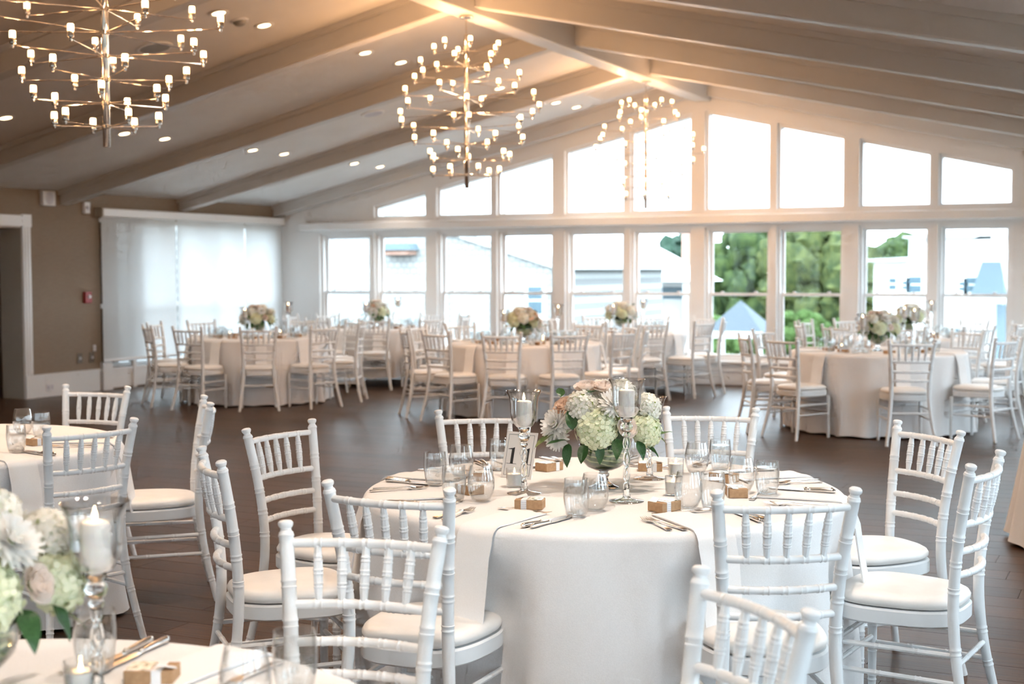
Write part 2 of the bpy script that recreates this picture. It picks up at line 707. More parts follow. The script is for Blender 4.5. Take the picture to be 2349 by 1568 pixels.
# shade cassette and three roller shades
val = bevel(flat('shade_cassette', B().box(XL, XL + .13, 13.26, 17.17, 2.17, 2.275), W_TRIM), .012)
flat('end_cap', B().box(XL, XL + .13, 13.235, 13.26, 2.165, 2.28), mat('taupe_cap', (.36, .30, .23), .5), val)
tag(val, 'long white roller shade cassette high on the brown left wall', 'shade cassette')
shade_spec = ((13.27, 14.695, .37, 'large white roller shade nearest the doorway, left of the other two'),
              (14.73, 16.215, .40, 'middle one of three white roller shades on the left wall'),
              (16.25, 17.14, .42, 'narrow white roller shade in the corner beside the gable windows'))
for y0_, y1_, z0_, lab in shade_spec:
    s = empty('roller_shade', (XL + .075, (y0_ + y1_) / 2, z0_))
    hw, h = (y1_ - y0_) / 2, 2.18 - z0_
    bb = B()

    def fn(u, v):
        return (.004 * sin(u * 9) * (1 - v), -hw + 2 * hw * u, h * v)
    bb.grid(fn, 16, 12)
    obj('shade_fabric', bb, SHADE, s)
    bevel(flat('hem_bar', B().box(-.009, .009, -hw, hw, -.012, .022), RIBBON, s), .006)
    tag(s, lab, 'roller shade', 'roller shades on the left wall')

# wall fittings on the brown wall
sp = empty('wall_speaker', (XL, 12.42, 2.27))
bevel(flat('housing', B().box(0, .06, -.1, .1, 0, .175), WPLAS, sp), .006)
gb = B()
gb.lathe([(.0, 0), (.062, .0), (.066, .004), (.05, .012), (.0, .016)], 24, False, False, sx=1.15, sy=1.)
obj('grille', gb, GREYP, sp, (.058, 0, .088), (0, R(90), 0))
tag(sp, 'white square wall speaker with round grille up under the ceiling', 'speaker')
em = empty('strobe_box', (XL, 13.07, 2.2))
bevel(flat('housing', B().box(0, .05, -.05, .05, 0, .14), WPLAS, em), .008)
obj('lens', B().lathe([(.028, 0), (.024, .014), (.012, .022)], 16, False, True), GREYP, em, (.05, 0, .07), (0, R(90), 0))
tag(em, 'small white strobe box at the left end of the shade cassette', 'alarm strobe')
fa = empty('fire_alarm', (XL, 13.06, 1.1))
bevel(flat('housing', B().box(0, .05, -.055, .055, 0, .14), RED, fa), .008)
obj('strobe_lens', B().lathe([(.026, 0), (.02, .014)], 16, False, True), WPLAS, fa, (.05, .01, .08), (0, R(90), 0))
tag(fa, 'red fire alarm with white strobe on the brown wall', 'fire alarm')
for y, z, lab in ((12.93, .36, 'dark switch plate farther from the shade, low on brown wall'), (13.14, .36, 'dark switch plate right beside the shade edge, low on brown wall')):
    s = empty('switch_plate', (XL, y, z))
    bevel(flat('plate', B().box(0, .008, -.045, .045, 0, .13), BRONZE, s), .003)
    flat('toggle', B().box(.008, .02, -.014, .014, .05, .08), WPLAS, s)
    tag(s, lab, 'switch plate', 'switch plates')
s = empty('shade_control', (XL, 13.19, .5))
bevel(flat('plate', B().box(0, .012, -.022, .022, 0, .075), WPLAS, s), .003)
flat('button', B().box(.012, .016, -.01, .01, .03, .05), GREYP, s)
tag(s, 'tiny pale wall control above the dark switch plates', 'wall control')
s = empty('wall_outlet', (XL + .022, 12.4, .07))
bevel(flat('plate', B().box(0, .008, -.06, .06, 0, .085), WPLAS, s), .003)
for y in (-.028, .028):
    flat('socket', B().box(.008, .011, y - .018, y + .018, .02, .065), GREYP, s)
tag(s, 'white outlet set in the tall white baseboard', 'outlet')

# ---- right wall and the gable behind the camera: both glazed, out of frame
b = B()
n = 11
ys = [YF + (YB - YF) * i / n for i in range(n + 1)]
wtop = ceil_z(XRT) + .005
b.box(XRT, XRT + .22, YF, YB + TW, -.01, .6).box(XRT, XRT + .22, YF, YB + TW, 2.05, wtop)
for y in ys:
    b.box(XRT, XRT + .22, y - .3, y + .3, .6, 2.05)
wall_right = struct(flat('wall_right', b, W_WALL))
for i in range(n):
    wn[0] += 1
    y0_, y1_ = ys[i] + .3, ys[i + 1] - .3
    x0_ = XRT + .08
    q_ = B().box(x0_, x0_ + .05, y0_, y1_, .6, .65).box(x0_, x0_ + .05, y0_, y1_, 2., 2.05).box(x0_, x0_ + .05, y0_, y1_, 1.3, 1.35)
    ym = (y0_ + y1_) / 2
    for yy in (y0_, ym - .025, y1_ - .05):
        q_.box(x0_, x0_ + .05, yy, yy + .05, .65, 2.)
    wo = struct(flat('window_%d' % (wn[0] + 20), q_, W_TRIM))
    flat('pane', B().box(x0_ + .022, x0_ + .028, y0_, y1_, .62, 2.03), PANE, wo)
b = B()
n = 7
xs2 = [XL + (XRT - XL) * i / n for i in range(n + 1)]
b.prism_y([(XL, -.01), (XRT, -.01), (XRT, .36), (XL, .36)], YF - .2, YF)
b.prism_y([(XL, 2.2), (XRT, 2.2), (XRT, ceil_z(XRT)), (XR, ZR), (XL, ceil_z(XL))], YF - .2, YF)
for x in xs2:
    b.box(x - .55, x + .55, YF - .2, YF, .36, 2.2)
wall_front = struct(flat('wall_front', b, W_WALL))
for i in range(n):
    wn[0] += 1
    x0_, x1_ = xs2[i] + .55, xs2[i + 1] - .55
    q_ = B().box(x0_, x1_, YF - .13, YF - .08, .36, .41).box(x0_, x1_, YF - .13, YF - .08, 2.15, 2.2)
    for xx in (x0_, (x0_ + x1_) / 2 - .03, x1_ - .05):
        q_.box(xx, xx + .05, YF - .13, YF - .08, .41, 2.15)
    wo = struct(flat('window_%d' % (wn[0] + 20), q_, W_TRIM))
    flat('pane', B().box(x0_, x1_, YF - .108, YF - .102, .38, 2.18), PANE, wo)


# ------------------------------------------------------------------ chairs
def interp(tab, z):
    if z <= tab[0][0]:
        return tab[0][1:]
    for (z0, *a), (z1, *b_) in zip(tab[:-1], tab[1:]):
        if z <= z1:
            t = (z - z0) / (z1 - z0)
            return [p + (q - p) * t for p, q in zip(a, b_)]
    return tab[-1][1:]


def smooth_tab(tab, n=40):
    """Catmull-Rom resample of rows (z, x, y)"""
    out = []
    P = [tab[0]] + tab + [tab[-1]]
    for i in range(1, len(P) - 2):
        p0, p1, p2, p3 = P[i - 1], P[i], P[i + 1], P[i + 2]
        for s in range(8):
            t = s / 8
            out.append(tuple(.5 * (2 * b1 + (c1 - a1) * t + (2 * a1 - 5 * b1 + 4 * c1 - d1_) * t * t + (3 * b1 - a1 - 3 * c1 + d1_) * t ** 3)
                             for a1, b1, c1, d1_ in zip(p0, p1, p2, p3)))
    out.append(tab[-1])
    return out


POST = smooth_tab([(0, .207, -.258), (.14, .187, -.226), (.29, .168, -.199), (.43, .158, -.186), (.56, .159, -.190), (.71, .170, -.208), (.865, .188, -.236)])
RAILS = (.848, .708, .622, .547)


def ringed(zs, rings, r, dr=.0016, w_=.0028):
    """list of (parameter, radius) with pairs of raised bamboo rings"""
    pts = [(z, r(z)) for z in zs]
    for q in rings:
        for d, e in ((-.011, 0), (-.0085, dr), (-.006, dr), (-.0035, 0), (.0035, 0), (.006, dr), (.0085, dr), (.011, 0)):
            pts.append((q + d, r(q + d) + e))
    pts.sort()
    return pts


def make_post(s):
    rad = lambda z: .0135 + .0045 * min(1, z / .40) if z < .4 else .018 - .0012 * (z - .4)
    pr = ringed([i * .03 for i in range(29)], [.10, .20, .31, .50, .585, .665, .755], rad)
    top_ = [(.862, .0172), (.864, .0188), (.868, .0188), (.870, .0172), (.873, .0172), (.876, .0135), (.882, .0128), (.886, .0165), (.891, .0182), (.896, .0178), (.900, .0135), (.9015, .006)]
    pr = [p for p in pr if p[0] < .86] + top_
    P = []
    for z, r in pr:
        x, y = interp(POST, min(z, .865))
        if z > .865:
            x += (z - .865) * .12
            y -= (z - .865) * .18
        P.append((s * x, y, z))
    return B().tube(P, [r for z, r in pr], 12).mesh('rear_leg')


def make_rail(zc, bow=.034, r=.0112, rings=(-.116, -.058, 0, .058, .116)):
    xp, yp = interp(POST, zc)
    k = xp / .186
    pr = ringed([-xp + 2 * xp * i / 14 for i in range(15)], [q * k for q in rings], lambda z: r, .0014)
    pr = [p for p in pr if abs(p[0]) <= xp]
    P = [(x, yp - bow * (1 - (x / xp) ** 2), zc) for x, _ in pr]
    return B().tube(P, [q for _, q in pr], 10).mesh('back_rail')


def make_spindle(i):
    xt, yt = interp(POST, RAILS[0])
    xb, yb_ = interp(POST, RAILS[1])
    f = (-.116, -.058, 0, .058, .116)[i] / .186
    bow = -.034 * (1 - f * f)
    a = Vector((f * xb, yb_ + bow, RAILS[1]))
    c = Vector((f * xt, yt + bow, RAILS[0]))
    r = lambda t: .0065 + .0055 * sin(pi * min(max(t, 0), 1)) ** .7
    pr = [(j / 12, r(j / 12)) for j in range(13)]
    for q in (.30, .52, .74):
        for d, e in ((-.05, 0), (-.04, .0013), (-.025, .0013), (-.015, 0), (.015, 0), (.025, .0013), (.04, .0013), (.05, 0)):
            pr.append((q + d, r(q + d) + e))
    pr.sort()
    return B().tube([a.lerp(c, t) for t, _ in pr], [q for _, q in pr], 8).mesh('spindle')


def seat_outline(n=64, inset=0.):
    pts = []
    for i in range(n):
        a = 2 * pi * i / n
        e = 3.2
        c, s = cos(a), sin(a)
        x = abs(c) ** (2 / e) * (1 if c > 0 else -1)
        y = abs(s) ** (2 / 2.7) * (1 if s > 0 else -1)
        hw = .190 + .018 * y
        pts.append(((hw - inset) * x, (.203 - inset) * y + .012))
    return pts


def make_seat_frame():
    b = B()
    n = 64
    prof = [(.030, .370), (.006, .372), (.0, .378), (.0, .418), (.006, .424), (.03, .424)]
    for ins, z in prof:
        b.v += [(x, y, z) for x, y in seat_outline(n, ins)]
    for j in range(len(prof)):
        j2 = (j + 1) % len(prof)
        for i in range(n):
            i2 = (i + 1) % n
            if j2:
                b.f.append((j * n + i, j * n + i2, j2 * n + i2, j2 * n + i))
    b.f.append(tuple(reversed(range(n))))
    b.f.append(tuple(range((len(prof) - 1) * n, len(prof) * n)))
    return b.mesh('seat_frame')


def make_cushion():
    b = B()
    n = 64
    prof = [(.02, .426), (.010, .4285), (.004, .436), (.003, .446), (.009, .457), (.024, .4655), (.05, .4705), (.09, .4735), (.15, .475)]
    for ins, z in prof:
        b.v += [(x, y, z) for x, y in seat_outline(n, ins)]
    for j in range(len(prof) - 1):
        for i in range(n):
            i2 = (i + 1) % n
            b.f.append((j * n + i, j * n + i2, (j + 1) * n + i2, (j + 1) * n + i))
    b.f.append(tuple(reversed(range(n))))
    b.f.append(tuple(range((len(prof) - 1) * n, len(prof) * n)))
    return b.mesh('cushion', True, 60)


def make_front_leg(s):
    rad = lambda z: .0125 + .005 * min(1, z / .37)
    pr = [p for p in ringed([i * .037 for i in range(11)], [.09, .19, .28, .345], rad) if 0 <= p[0] <= .372]
    return B().tube([(s * (.182 - .006 * (z / .37)), .172 - .004 * z, z) for z, _ in pr], [r for _, r in pr], 12).mesh('front_leg')


def bar(a, c, r=.0085, name='stretcher'):
    a, c = Vector(a), Vector(c)
    L = (c - a).length
    pr = ringed([L * i / 6 for i in range(7)], [L * .33, L * .66], lambda z: r, .0013)
    return B().tube([a.lerp(c, z / L) for z, _ in pr], [q for _, q in pr], 8).mesh(name)


CH = []
for s in (-1, 1):
    CH.append(('rear_leg', make_post(s), CHAIRW))
    CH.append(('front_leg', make_front_leg(s), CHAIRW))
    for zz in (.30, .215):
        xp, yp = interp(POST, zz)
        CH.append(('side_stretcher', bar((s * xp, yp, zz), (s * .178, .171, zz)), CHAIRW))
CH.append(('seat_frame', make_seat_frame(), CHAIRW))
CH.append(('cushion', make_cushion(), LEATHER))
for zz in RAILS:
    CH.append(('back_rail', make_rail(zz), CHAIRW))
for i in range(5):
    CH.append(('spindle', make_spindle(i), CHAIRW))
for zz in (.31, .235):
    CH.append(('front_stretcher', bar((-.178, .171, zz), (.178, .171, zz)), CHAIRW))
xp, yp = interp(POST, .27)
CH.append(('rear_stretcher', bar((-xp, yp, .27), (xp, yp, .27)), CHAIRW))


CHAIRPOS = []


def chair(x, y, face_deg, label, group):
    """face_deg: compass direction the sitter looks, measured from +X"""
    CHAIRPOS.append((x, y, face_deg))
    r = empty('banquet_chair', (x, y, 0), R(face_deg - 90))
    for n_, me, M in CH:
        obj(n_, me, M, r)
    return tag(r, label, 'chair', group)


# ------------------------------------------------------------------ table linen
TZ = .73


def cloth_mesh(r0, seed, zb=.012, flare=.075, amp=.03, nf=17, seats=()):
    rnd = random.Random(seed)
    n = 168
    folds = [(rnd.randint(nf - 6, nf + 6), rnd.uniform(0, 6.28), rnd.uniform(.5, 1)) for _ in range(3)]
    low = [(rnd.randint(3, 6), rnd.uniform(0, 6.28)) for _ in range(2)]

    def wave(a):
        w1 = sum(q * sin(k * a + p + .35 * sin(3 * a)) for k, p, q in folds) / 1.9
        return w1 + .35 * sum(sin(k * a + p) for k, p in low)
    b = B()
    rows = []
    for f in (.0001, .3, .6, .85, .96):
        rows.append((r0 * f, TZ, 0, 0))
    for t in (15, 35, 55, 75, 90):
        rows.append((r0 * .965 + r0 * .035 * sin(R(t)) + .002, TZ - r0 * .035 * (1 - cos(R(t))), 0, 0))
    H = TZ - r0 * .035 - zb
    for i in range(1, 17):
        t = i / 16
        rows.append((r0 + .002 + flare * t ** 1.25, TZ - r0 * .035 - H * t, t, t))
    for rr, z, t, _ in rows:
        for i in range(n):
            a = 2 * pi * i / n
            w_ = wave(a)
            r = rr + amp * t ** .62 * w_
            zz = z + (.012 * abs(sin(a * 9 + seed)) if t == 1 else 0)
            px, py = r * cos(a), r * sin(a)
            for sx_, sy_, fa_ in seats:              # the skirt gives way to a seat pushed against it
                fx, fy = cos(fa_), sin(fa_)
                lx = abs((px - sx_) * fy - (py - sy_) * fx)
                ly = (px - sx_) * fx + (py - sy_) * fy
                if t > 0 and lx < .33 and -.2 < ly < .237:
                    q_ = min(1, max(0, (.33 - lx) / .15))
                    k_in = q_ * q_ * (3 - 2 * q_) * min(1, max(0, (.66 - zz) / .16)) * min(.237 - ly, .085)
                    px += fx * k_in
                    py += fy * k_in
            b.v.append((px, py, zz))
    for j in range(len(rows) - 1):
        for i in range(n):
            i2 = (i + 1) % n
            b.f.append((j * n + i, j * n + i2, (j + 1) * n + i2, (j + 1) * n + i))
    b.f.append(tuple(reversed(range(n))))
    # turn right side out
    b.f = [tuple(reversed(f)) for f in b.f]
    return b.mesh('tablecloth', True, 80)


# tables: key -> (x, y, radius, short description)
TAB = {
    'T11': (-1.74, 4.42, .83, 'table number 11'),
    'LT': (-4.92, 4.35, .83, 'the table cut by the left edge'),
    'FT': (-1.70, 1.41, .83, 'the foreground corner table'),
    'Ta': (-9.37, 13.0, .80, 'the left far table'),
    'Tb': (-9.42, 15.75, .80, 'the rear left table'),
    'Tc': (-6.0, 13.0, .80, 'the middle far table'),
    'Td': (-5.95, 15.75, .80, 'the rear middle table'),
    'Te': (-2.36, 12.97, .80, 'the right far table'),
    'Tf': (-2.53, 15.75, .80, 'the rear right table'),
}
clab = {
    'T11': 'floor-length white cloth on the round table with the 11 card',
    'LT': 'white cloth on the round table cut by the left edge',
    'FT': 'white cloth on the blurred foreground table, bottom left corner',
    'Ta': 'pale cloth on the round table before the roller shades',
    'Tb': 'pale cloth on the round table by the leftmost windows',
    'Tc': 'pale cloth on the middle far round table',
    'Td': 'pale cloth on the round table behind the middle far one',
    'Te': 'pale cloth on the right far round table, nearest the trees',
    'Tf': 'pale cloth on the rearmost right round table at the windows',
}
# ------------------------------------------------------------------ chairs around the tables
G11 = 'chairs around table number 11'
for x, y, f, l in (
        (-1.93, 3.50, 92, 'white chiavari chair front-left of table 11, its back to the camera'),
        (-2.61, 3.76, 47, 'white chiavari chair on the left of table 11, seen along its side'),
        (-2.83, 4.37, 354, 'white chiavari chair left of table 11 with dark floor behind it'),
        (-2.46, 4.98, 301, 'white chiavari chair behind table 11 and the number card'),
        (-1.68, 5.42, 282, 'white chiavari chair behind table 11, right of the flowers'),
        (-.95, 5.16, 225, 'white chiavari chair right of table 11, the farther of two'),
        (-.72, 4.53, 173, 'white chiavari chair at far right of table 11, seen side-on'),
        (-1.02, 3.83, 121, 'white chiavari chair front-right of table 11, its back to the camera')):
    chair(x, y, f, l, G11)
chair(-1.62, 2.49, 283, 'nearest left white chair back, overlapping another, facing the foreground table', 'chairs at the foreground table')
chair(-.84, 2.30, 227, 'nearest right white chair back, cropped by the bottom edge', 'chairs at the foreground table')
chair(-4.02, 4.22, 163, 'white chair turned away at the near side of the left-edge table', 'chairs at the left-edge table')
chair(-4.96, 5.26, 276, 'white chair on the far side of the left-edge table', 'chairs at the left-edge table')
chair(-4.16, 4.96, 222, 'white chair seen edge-on between left-edge table and dark floor', 'chairs at the left-edge table')
FAR = {
    'Ta': [-165, -126, -90, -54, -20, 22, 62, 100, 158],
    'Tb': [-61, -25, 11, 47, 83, 119, 155, -169, -133, -97],
    'Tc': [-180, -140, -108, -75, -45, -14, 17, 48, 80, 116, 149],
    'Td': [-53, -18, 18, 54, 90, 126, 162, -162, -120, -86],
    'Te': [-150, -120, -67, -22, 20, 58, 113, 160],
    'Tf': [-154, -118, -82, -46, -10, 26, 62, 98, 134, 170],
}
SEATNAME = {}
ORD = ['', 'first', 'second', 'third', 'fourth', 'fifth', 'sixth']
for k_, angs in FAR.items():
    x, y, r, d = TAB[k_]
    away = math.degrees(math.atan2(-y, -x))          # towards the camera
    rel = sorted(((a - away + 180) % 360 - 180, a) for a in angs)
    near = min(rel, key=lambda q: abs(q[0]))
    R_ = [q for q in rel if q[0] > near[0]]
    L_ = sorted([q for q in rel if q[0] < near[0]], reverse=True)
    names = {near[1]: 'white chair nearest the camera at ' + d}
    for i, q in enumerate(R_):
        names[q[1]] = '%s white chair right of the nearest at %s' % (ORD[i + 1], d)
    for i, q in enumerate(L_):
        names[q[1]] = '%s white chair left of the nearest at %s' % (ORD[i + 1], d)
    SEATNAME[k_] = {a: n_.replace('white chair', 'chair') for a, n_ in names.items()}
    for a in angs:
        rr = 1.03 if k_ in ('Ta', 'Tc', 'Te') else .99
        if k_ == 'Ta' and a == 22:
            rr = .97
        t = R(a)
        chair(x + rr * cos(t), y + rr * sin(t), a + 180, names[a], 'chairs around ' + d)


for i, (k_, (x, y, r, d)) in enumerate(TAB.items()):
    short = k_ in ('Tb', 'Td', 'Tf')
    me = cloth_mesh(r, i + 3, zb=.11 if short else .012, flare=.055 if short else .075, amp=.05 if k_ == 'T11' else .03, nf=11 if k_ == 'T11' else 17, seats=[(sx_ - x, sy_ - y, R(f_)) for sx_, sy_, f_ in CHAIRPOS if math.hypot(sx_ - x, sy_ - y) < 1.4])
    o = obj('tablecloth', me, CLOTH, None, (x, y, 0), (0, 0, 0))
    tag(o, clab[k_], 'tablecloth', 'round tablecloths')
# a further cloth just inside the right edge of the frame
o = obj('tablecloth', cloth_mesh(.80, 40, flare=.09), CLOTH, None, (.17, 8.02, 0), (0, 0, .4))
tag(o, 'beige shaded tablecloth sliver at the right edge beyond the chairs', 'tablecloth', 'round tablecloths')

# ------------------------------------------------------------------ place settings
def napkin_mesh(r0, flat_in=.29, hang=.27, w_=.125):
    """local: +x outwards from the table centre, origin on the table top at the edge"""
    b = B()
    th = .0065
    P = [(-flat_in, th), (-flat_in + .1, th), (-.1, th), (-.03, th)]
    for t in (20, 45, 70, 90):
        P.append((-.03 + .048 * sin(R(t)), th - .048 * (1 - cos(R(t)))))
    for i in range(1, 7):
        P.append((.018 + .042 * (i / 6) ** 1.2 + .012, th - .048 - hang * i / 6))
    for lay in range(2):
        k = len(b.v)
        off = (0, -.0055)[lay]
        for x, z in P:
            for j in range(5):
                q = (j / 4 - .5) * w_ * (1 - .04 * lay)
                b.v.append((x + (off if z < -.02 else 0), q, z + (off if z >= -.02 else 0) + .0012 * sin(j * 2.1 + x * 30)))
        for i in range(len(P) - 1):
            for j in range(4):
                a = k + i * 5 + j
                b.f.append((a, a + 5, a + 6, a + 1) if lay == 0 else (a, a + 1, a + 6, a + 5))
    n1 = len(P) * 5
    for i in range(len(P) - 1):
        for e in (0, 4):
            a = i * 5 + e
            f = (a, a + n1, a + n1 + 5, a + 5)
            b.f.append(f if e == 0 else tuple(reversed(f)))
    for i in (0, len(P) - 1):
        for j in range(4):
            a = i * 5 + j
            b.f.append((a, a + 1, a + n1 + 1, a + n1))
    return b.mesh('napkin', True, 50)


NAP = napkin_mesh(.83)


def fork_mesh():
    b = B()
    # along +x: handle from 0 to .115, neck, head with four tines to .19
    st = [(0, .0085, .002), (.004, .0098, .003), (.03, .0075, .004), (.09, .004, .005), (.118, .003, .007), (.132, .006, .007), (.14, .0115, .005), (.15, .0125, .003)]
    for x, hw, z in st:
        b.v += [(x, -hw, z), (x, hw, z), (x, hw, z + .0026), (x, -hw, z + .0026)]
    for i in range(len(st) - 1):
        a = i * 4
        for j in range(4):
            j2 = (j + 1) % 4
            b.f.append((a + j, a + j2, a + 4 + j2, a + 4 + j))
    b.f.append((3, 2, 1, 0))
    e = (len(st) - 1) * 4
    b.f.append((e, e + 1, e + 2, e + 3))
    for q in (-.0105, -.0035, .0035, .0105):
        b.tube([(.149, q, .0045), (.165, q * .98, .004), (.182, q * .93, .006), (.196, q * .85, .0095)], [.0019, .0018, .0015, .0006], 6)
    return b.mesh('table_fork', True, 50)


def knife_mesh():
    b = B()
    b.tube([(0, 0, .007), (.004, 0, .0075), (.012, 0, .0078), (.05, 0, .0072), (.085, 0, .006), (.092, 0, .006), (.095, 0, .006), (.102, 0, .005)],
           [.003, .0068, .0078, .0065, .0052, .0052, .0068, .0045], 10)
    bl_ = [(.1, -.006, .006), (.12, -.009, .0095), (.19, -.0085, .0095), (.218, -.004, .009), (.23, .004, .006)]
    k = len(b.v)
    for x, a, c in bl_:
        b.v += [(x, a, .0035), (x, c, .0035), (x, c, .0052), (x, a, .0052)]
    for i in range(len(bl_) - 1):
        a = k + i * 4
        for j in range(4):
            j2 = (j + 1) % 4
            b.f.append((a + j, a + j2, a + 4 + j2, a + 4 + j))
    b.f.append(tuple(k + i for i in (3, 2, 1, 0)))
    e = k + (len(bl_) - 1) * 4
    b.f.append((e, e + 1, e + 2, e + 3))
    return b.mesh('table_knife', True, 40)


FORK, KNIFE = fork_mesh(), knife_mesh()


def shell(prof, n=32):
    return B().lathe(prof, n, False, False)


WINE = shell([(.0005, .0045), (.020, .0045), (.030, .012), (.0395, .03), (.0432, .05), (.0425, .075), (.038, .10), (.0342, .118), (.0352, .1185), (.0392, .10), (.0443, .075), (.045, .05), (.041, .028), (.031, .008), (.021, .0008), (.0005, .0008)]).mesh('stemless_wine_glass', True, 60)
TUMB = shell([(.0005, .007), (.026, .007), (.031, .012), (.036, .035), (.0392, .06), (.0392, .085), (.0365, .118), (.0375, .1185), (.0405, .085), (.0405, .06), (.0375, .035), (.033, .010), (.027, .0008), (.0005, .0008)]).mesh('water_tumbler', True, 60)
WTR = shell([(.0005, .0085), (.030, .0125), (.035, .035), (.038, .06), (.0382, .083), (.0372, .098), (.0005, .098)]).mesh('water', True, 50)


def ice_mesh():
    b = B()
    rnd = random.Random(5)
    for _ in range(7):
        a, r, z = rnd.uniform(0, 6.28), rnd.uniform(.004, .02), rnd.uniform(.014, .05)
        c = Vector((r * cos(a), r * sin(a), z))
        q = Matrix.Rotation(rnd.uniform(0, 3), 3, Vector((rnd.random(), rnd.random(), 1)).normalized())
        k = len(b.v)
        s = rnd.uniform(.005, .0075)
        b.box(-s, s, -s, s, -s, s)
        for i in range(k, len(b.v)):
            b.v[i] = tuple(q @ Vector(b.v[i]) + c)
    return b.mesh('ice', False)


ICE = ice_mesh()
wine0 = obj('stemless_wine_glass', WINE, GLASS, None)
tum0 = empty('water_tumbler')
obj('glass_wall', TUMB, GLASS, tum0)
wt = obj('water', WTR, WATER, tum0)
obj('ice', ICE, WATER, wt)
box0 = empty('favor_box')
bevel(flat('box_body', B().box(-.045, .045, -.031, .031, 0, .03), KRAFT, box0), .0015)
flat('ribbon', B().box(-.024, -.006, -.0325, .0325, -.0, .0315), RIBBON, box0)
rb = box0.children[-1]
for i in range(4):
    flat('ribbon_thread', B().box(-.024, -.006, -.0329, -.0324, .004 + i * .006, .006 + i * .006), GREYP, rb)
flat('printed_tag', B().box(-.004, .043, -.028, .028, .0305, .0318), PRINT, box0)
tagc = flat('gift_tag', B().box(-.018, .018, -.012, .012, 0, .0012), RIBBON, box0, loc=(-.03, .016, .035), rot=(R(8), R(-14), R(20)))
first = {'wine': True, 'tum': True, 'box': True}


def place(root, key, loc, rotz, label, cat, group):
    if first[key]:
        first[key] = False
        root.location = loc
        root.rotation_euler = (0, 0, rotz)
        return tag(root, label, cat, group)
    return dup(root, loc, rotz, label, group, cat)


def polar(T, th, rho, tau):
    x, y = TAB[T][:2]
    t = R(th)
    return x + rho * cos(t) - tau * sin(t), y + rho * sin(t) + tau * cos(t)


def napkin(T, th, tau, label, group, rz=0.):
    r = TAB[T][2]
    x, y = polar(T, th, r, tau)
    o = obj('napkin', NAP, NAPK, None, (x, y, TZ + .0008), (0, 0, R(th + rz)))
    return tag(o, label, 'napkin', group)


def cutlery(kind, T, th, rho, tau, ang, label, group, lift=0.):
    """rho, tau of the handle end; ang 0 points to the table centre"""
    x, y = polar(T, th, rho, tau)
    o = obj('table_fork' if kind == 'fork' else 'table_knife', FORK if kind == 'fork' else KNIFE, SILVER, None, (x, y, TZ + .001 + lift), (0, 0, R(th + 180 + ang)))
    return tag(o, label, kind, group)


SEATS = [(262, 'front-left'), (217, 'near-left'), (179, 'left'), (137, 'back-left'), (89, 'back-right'), (44, 'far-right'), (4, 'right'), (316, 'front-right')]
for th, nm in SEATS:
    w_ = '%s seat of table 11' % nm
    napkin('T11', th, .045 if th != 316 else -.02, 'folded white napkin hanging over the edge at the ' + w_, 'napkins on table 11')
    cutlery('fork', 'T11', th, .80, -.10, 8, 'silver dinner fork nearer the napkin at the ' + w_, 'forks on table 11')
    cutlery('fork', 'T11', th, .785, -.145, -3, 'silver fork on the outer left at the ' + w_, 'forks on table 11')
    cutlery('knife', 'T11', th, .775, .165, -5, 'silver knife nearer the napkin at the ' + w_, 'knives on table 11')
    cutlery('knife', 'T11', th, .765, .192, -2, 'outer silver knife at the ' + w_, 'knives on table 11')
    cutlery('fork', 'T11', th, .535, -.075, -92, 'small silver fork laid crosswise by the box at the ' + w_, 'forks on table 11')
    x, y = polar('T11', th, .47, .0)
    place(box0, 'box', (x, y, TZ + .001), R(th + 90 + 22), 'brown kraft favor box with white ribbon at the ' + w_, 'gift box', 'favor boxes on table 11')
GL = [('tum', -2.305, 4.241, 'tall water tumbler on the left rim of table 11'),
      ('wine', -2.309, 4.45, 'empty stemless glass behind the left tumbler, before the chair post'),
      ('tum', -2.086, 3.968, 'water glass behind the front-left chair finial'),
      ('wine', -2.005, 4.005, 'stemless glass with a box seen through it, left half of table 11'),
      ('tum', -2.256, 4.668, 'water tumbler half hidden behind the 11 card'),
      ('tum', -1.612, 3.875, 'large frosty water glass at the front middle of table 11'),
      ('wine', -1.600, 3.995, 'empty glass right behind the large front water glass'),
      ('wine', -1.345, 4.16, 'empty stemless glass right of the votive candles'),
      ('tum', -1.268, 4.171, 'water glass beside the front-right chair finial'),
      ('wine', -1.545, 4.88, 'empty stemless glass at the back right of table 11'),
      ('tum', -1.487, 4.986, 'tallest-looking water glass at the back right of table 11'),
      ('wine', -1.278, 4.54, 'empty glass between two water glasses, right of table 11'),
      ('tum', -1.176, 4.49, 'water glass farthest right on table 11'),
      ('wine', -1.86, 5.02, 'empty glass behind the flower bowl on table 11')]
for kd, x, y, l in GL:
    place(wine0 if kd == 'wine' else tum0, kd, (x, y, TZ + .001), random.uniform(0, 6), l, 'glass', 'glasses on table 11')

# left-edge table
place(tum0, 'tum', (-4.33, 4.29, TZ + .001), 1, 'nearest water glass on the left-edge table', 'glass', 'glasses on the left-edge table')
place(tum0, 'tum', (-4.60, 4.71, TZ + .001), 2, 'taller-looking water glass behind the box on the left-edge table', 'glass', 'glasses on the left-edge table')
place(wine0, 'wine', (-4.80, 4.80, TZ + .001), 2, 'empty glass at the back of the left-edge table', 'glass', 'glasses on the left-edge table')
place(wine0, 'wine', (-4.42, 4.22, TZ + .001), 2, 'stemless glass cut by the left picture edge', 'glass', 'glasses on the left-edge table')
place(box0, 'box', (-4.44, 4.53, TZ + .001), R(75), 'kraft favor box between glasses on the left-edge table', 'gift box', 'favor boxes elsewhere')
napkin('LT', -18, .02, 'white napkin hanging off the left-edge table behind the chair', 'napkins on the left-edge table')
napkin('LT', 27, .03, 'white napkin lying toward the edge-on chair, left-edge table', 'napkins on the left-edge table')
cutlery('knife', 'LT', -18, .80, .16, 2, 'inner silver knife on the left-edge table by the chair post', 'cutlery on the left-edge table')
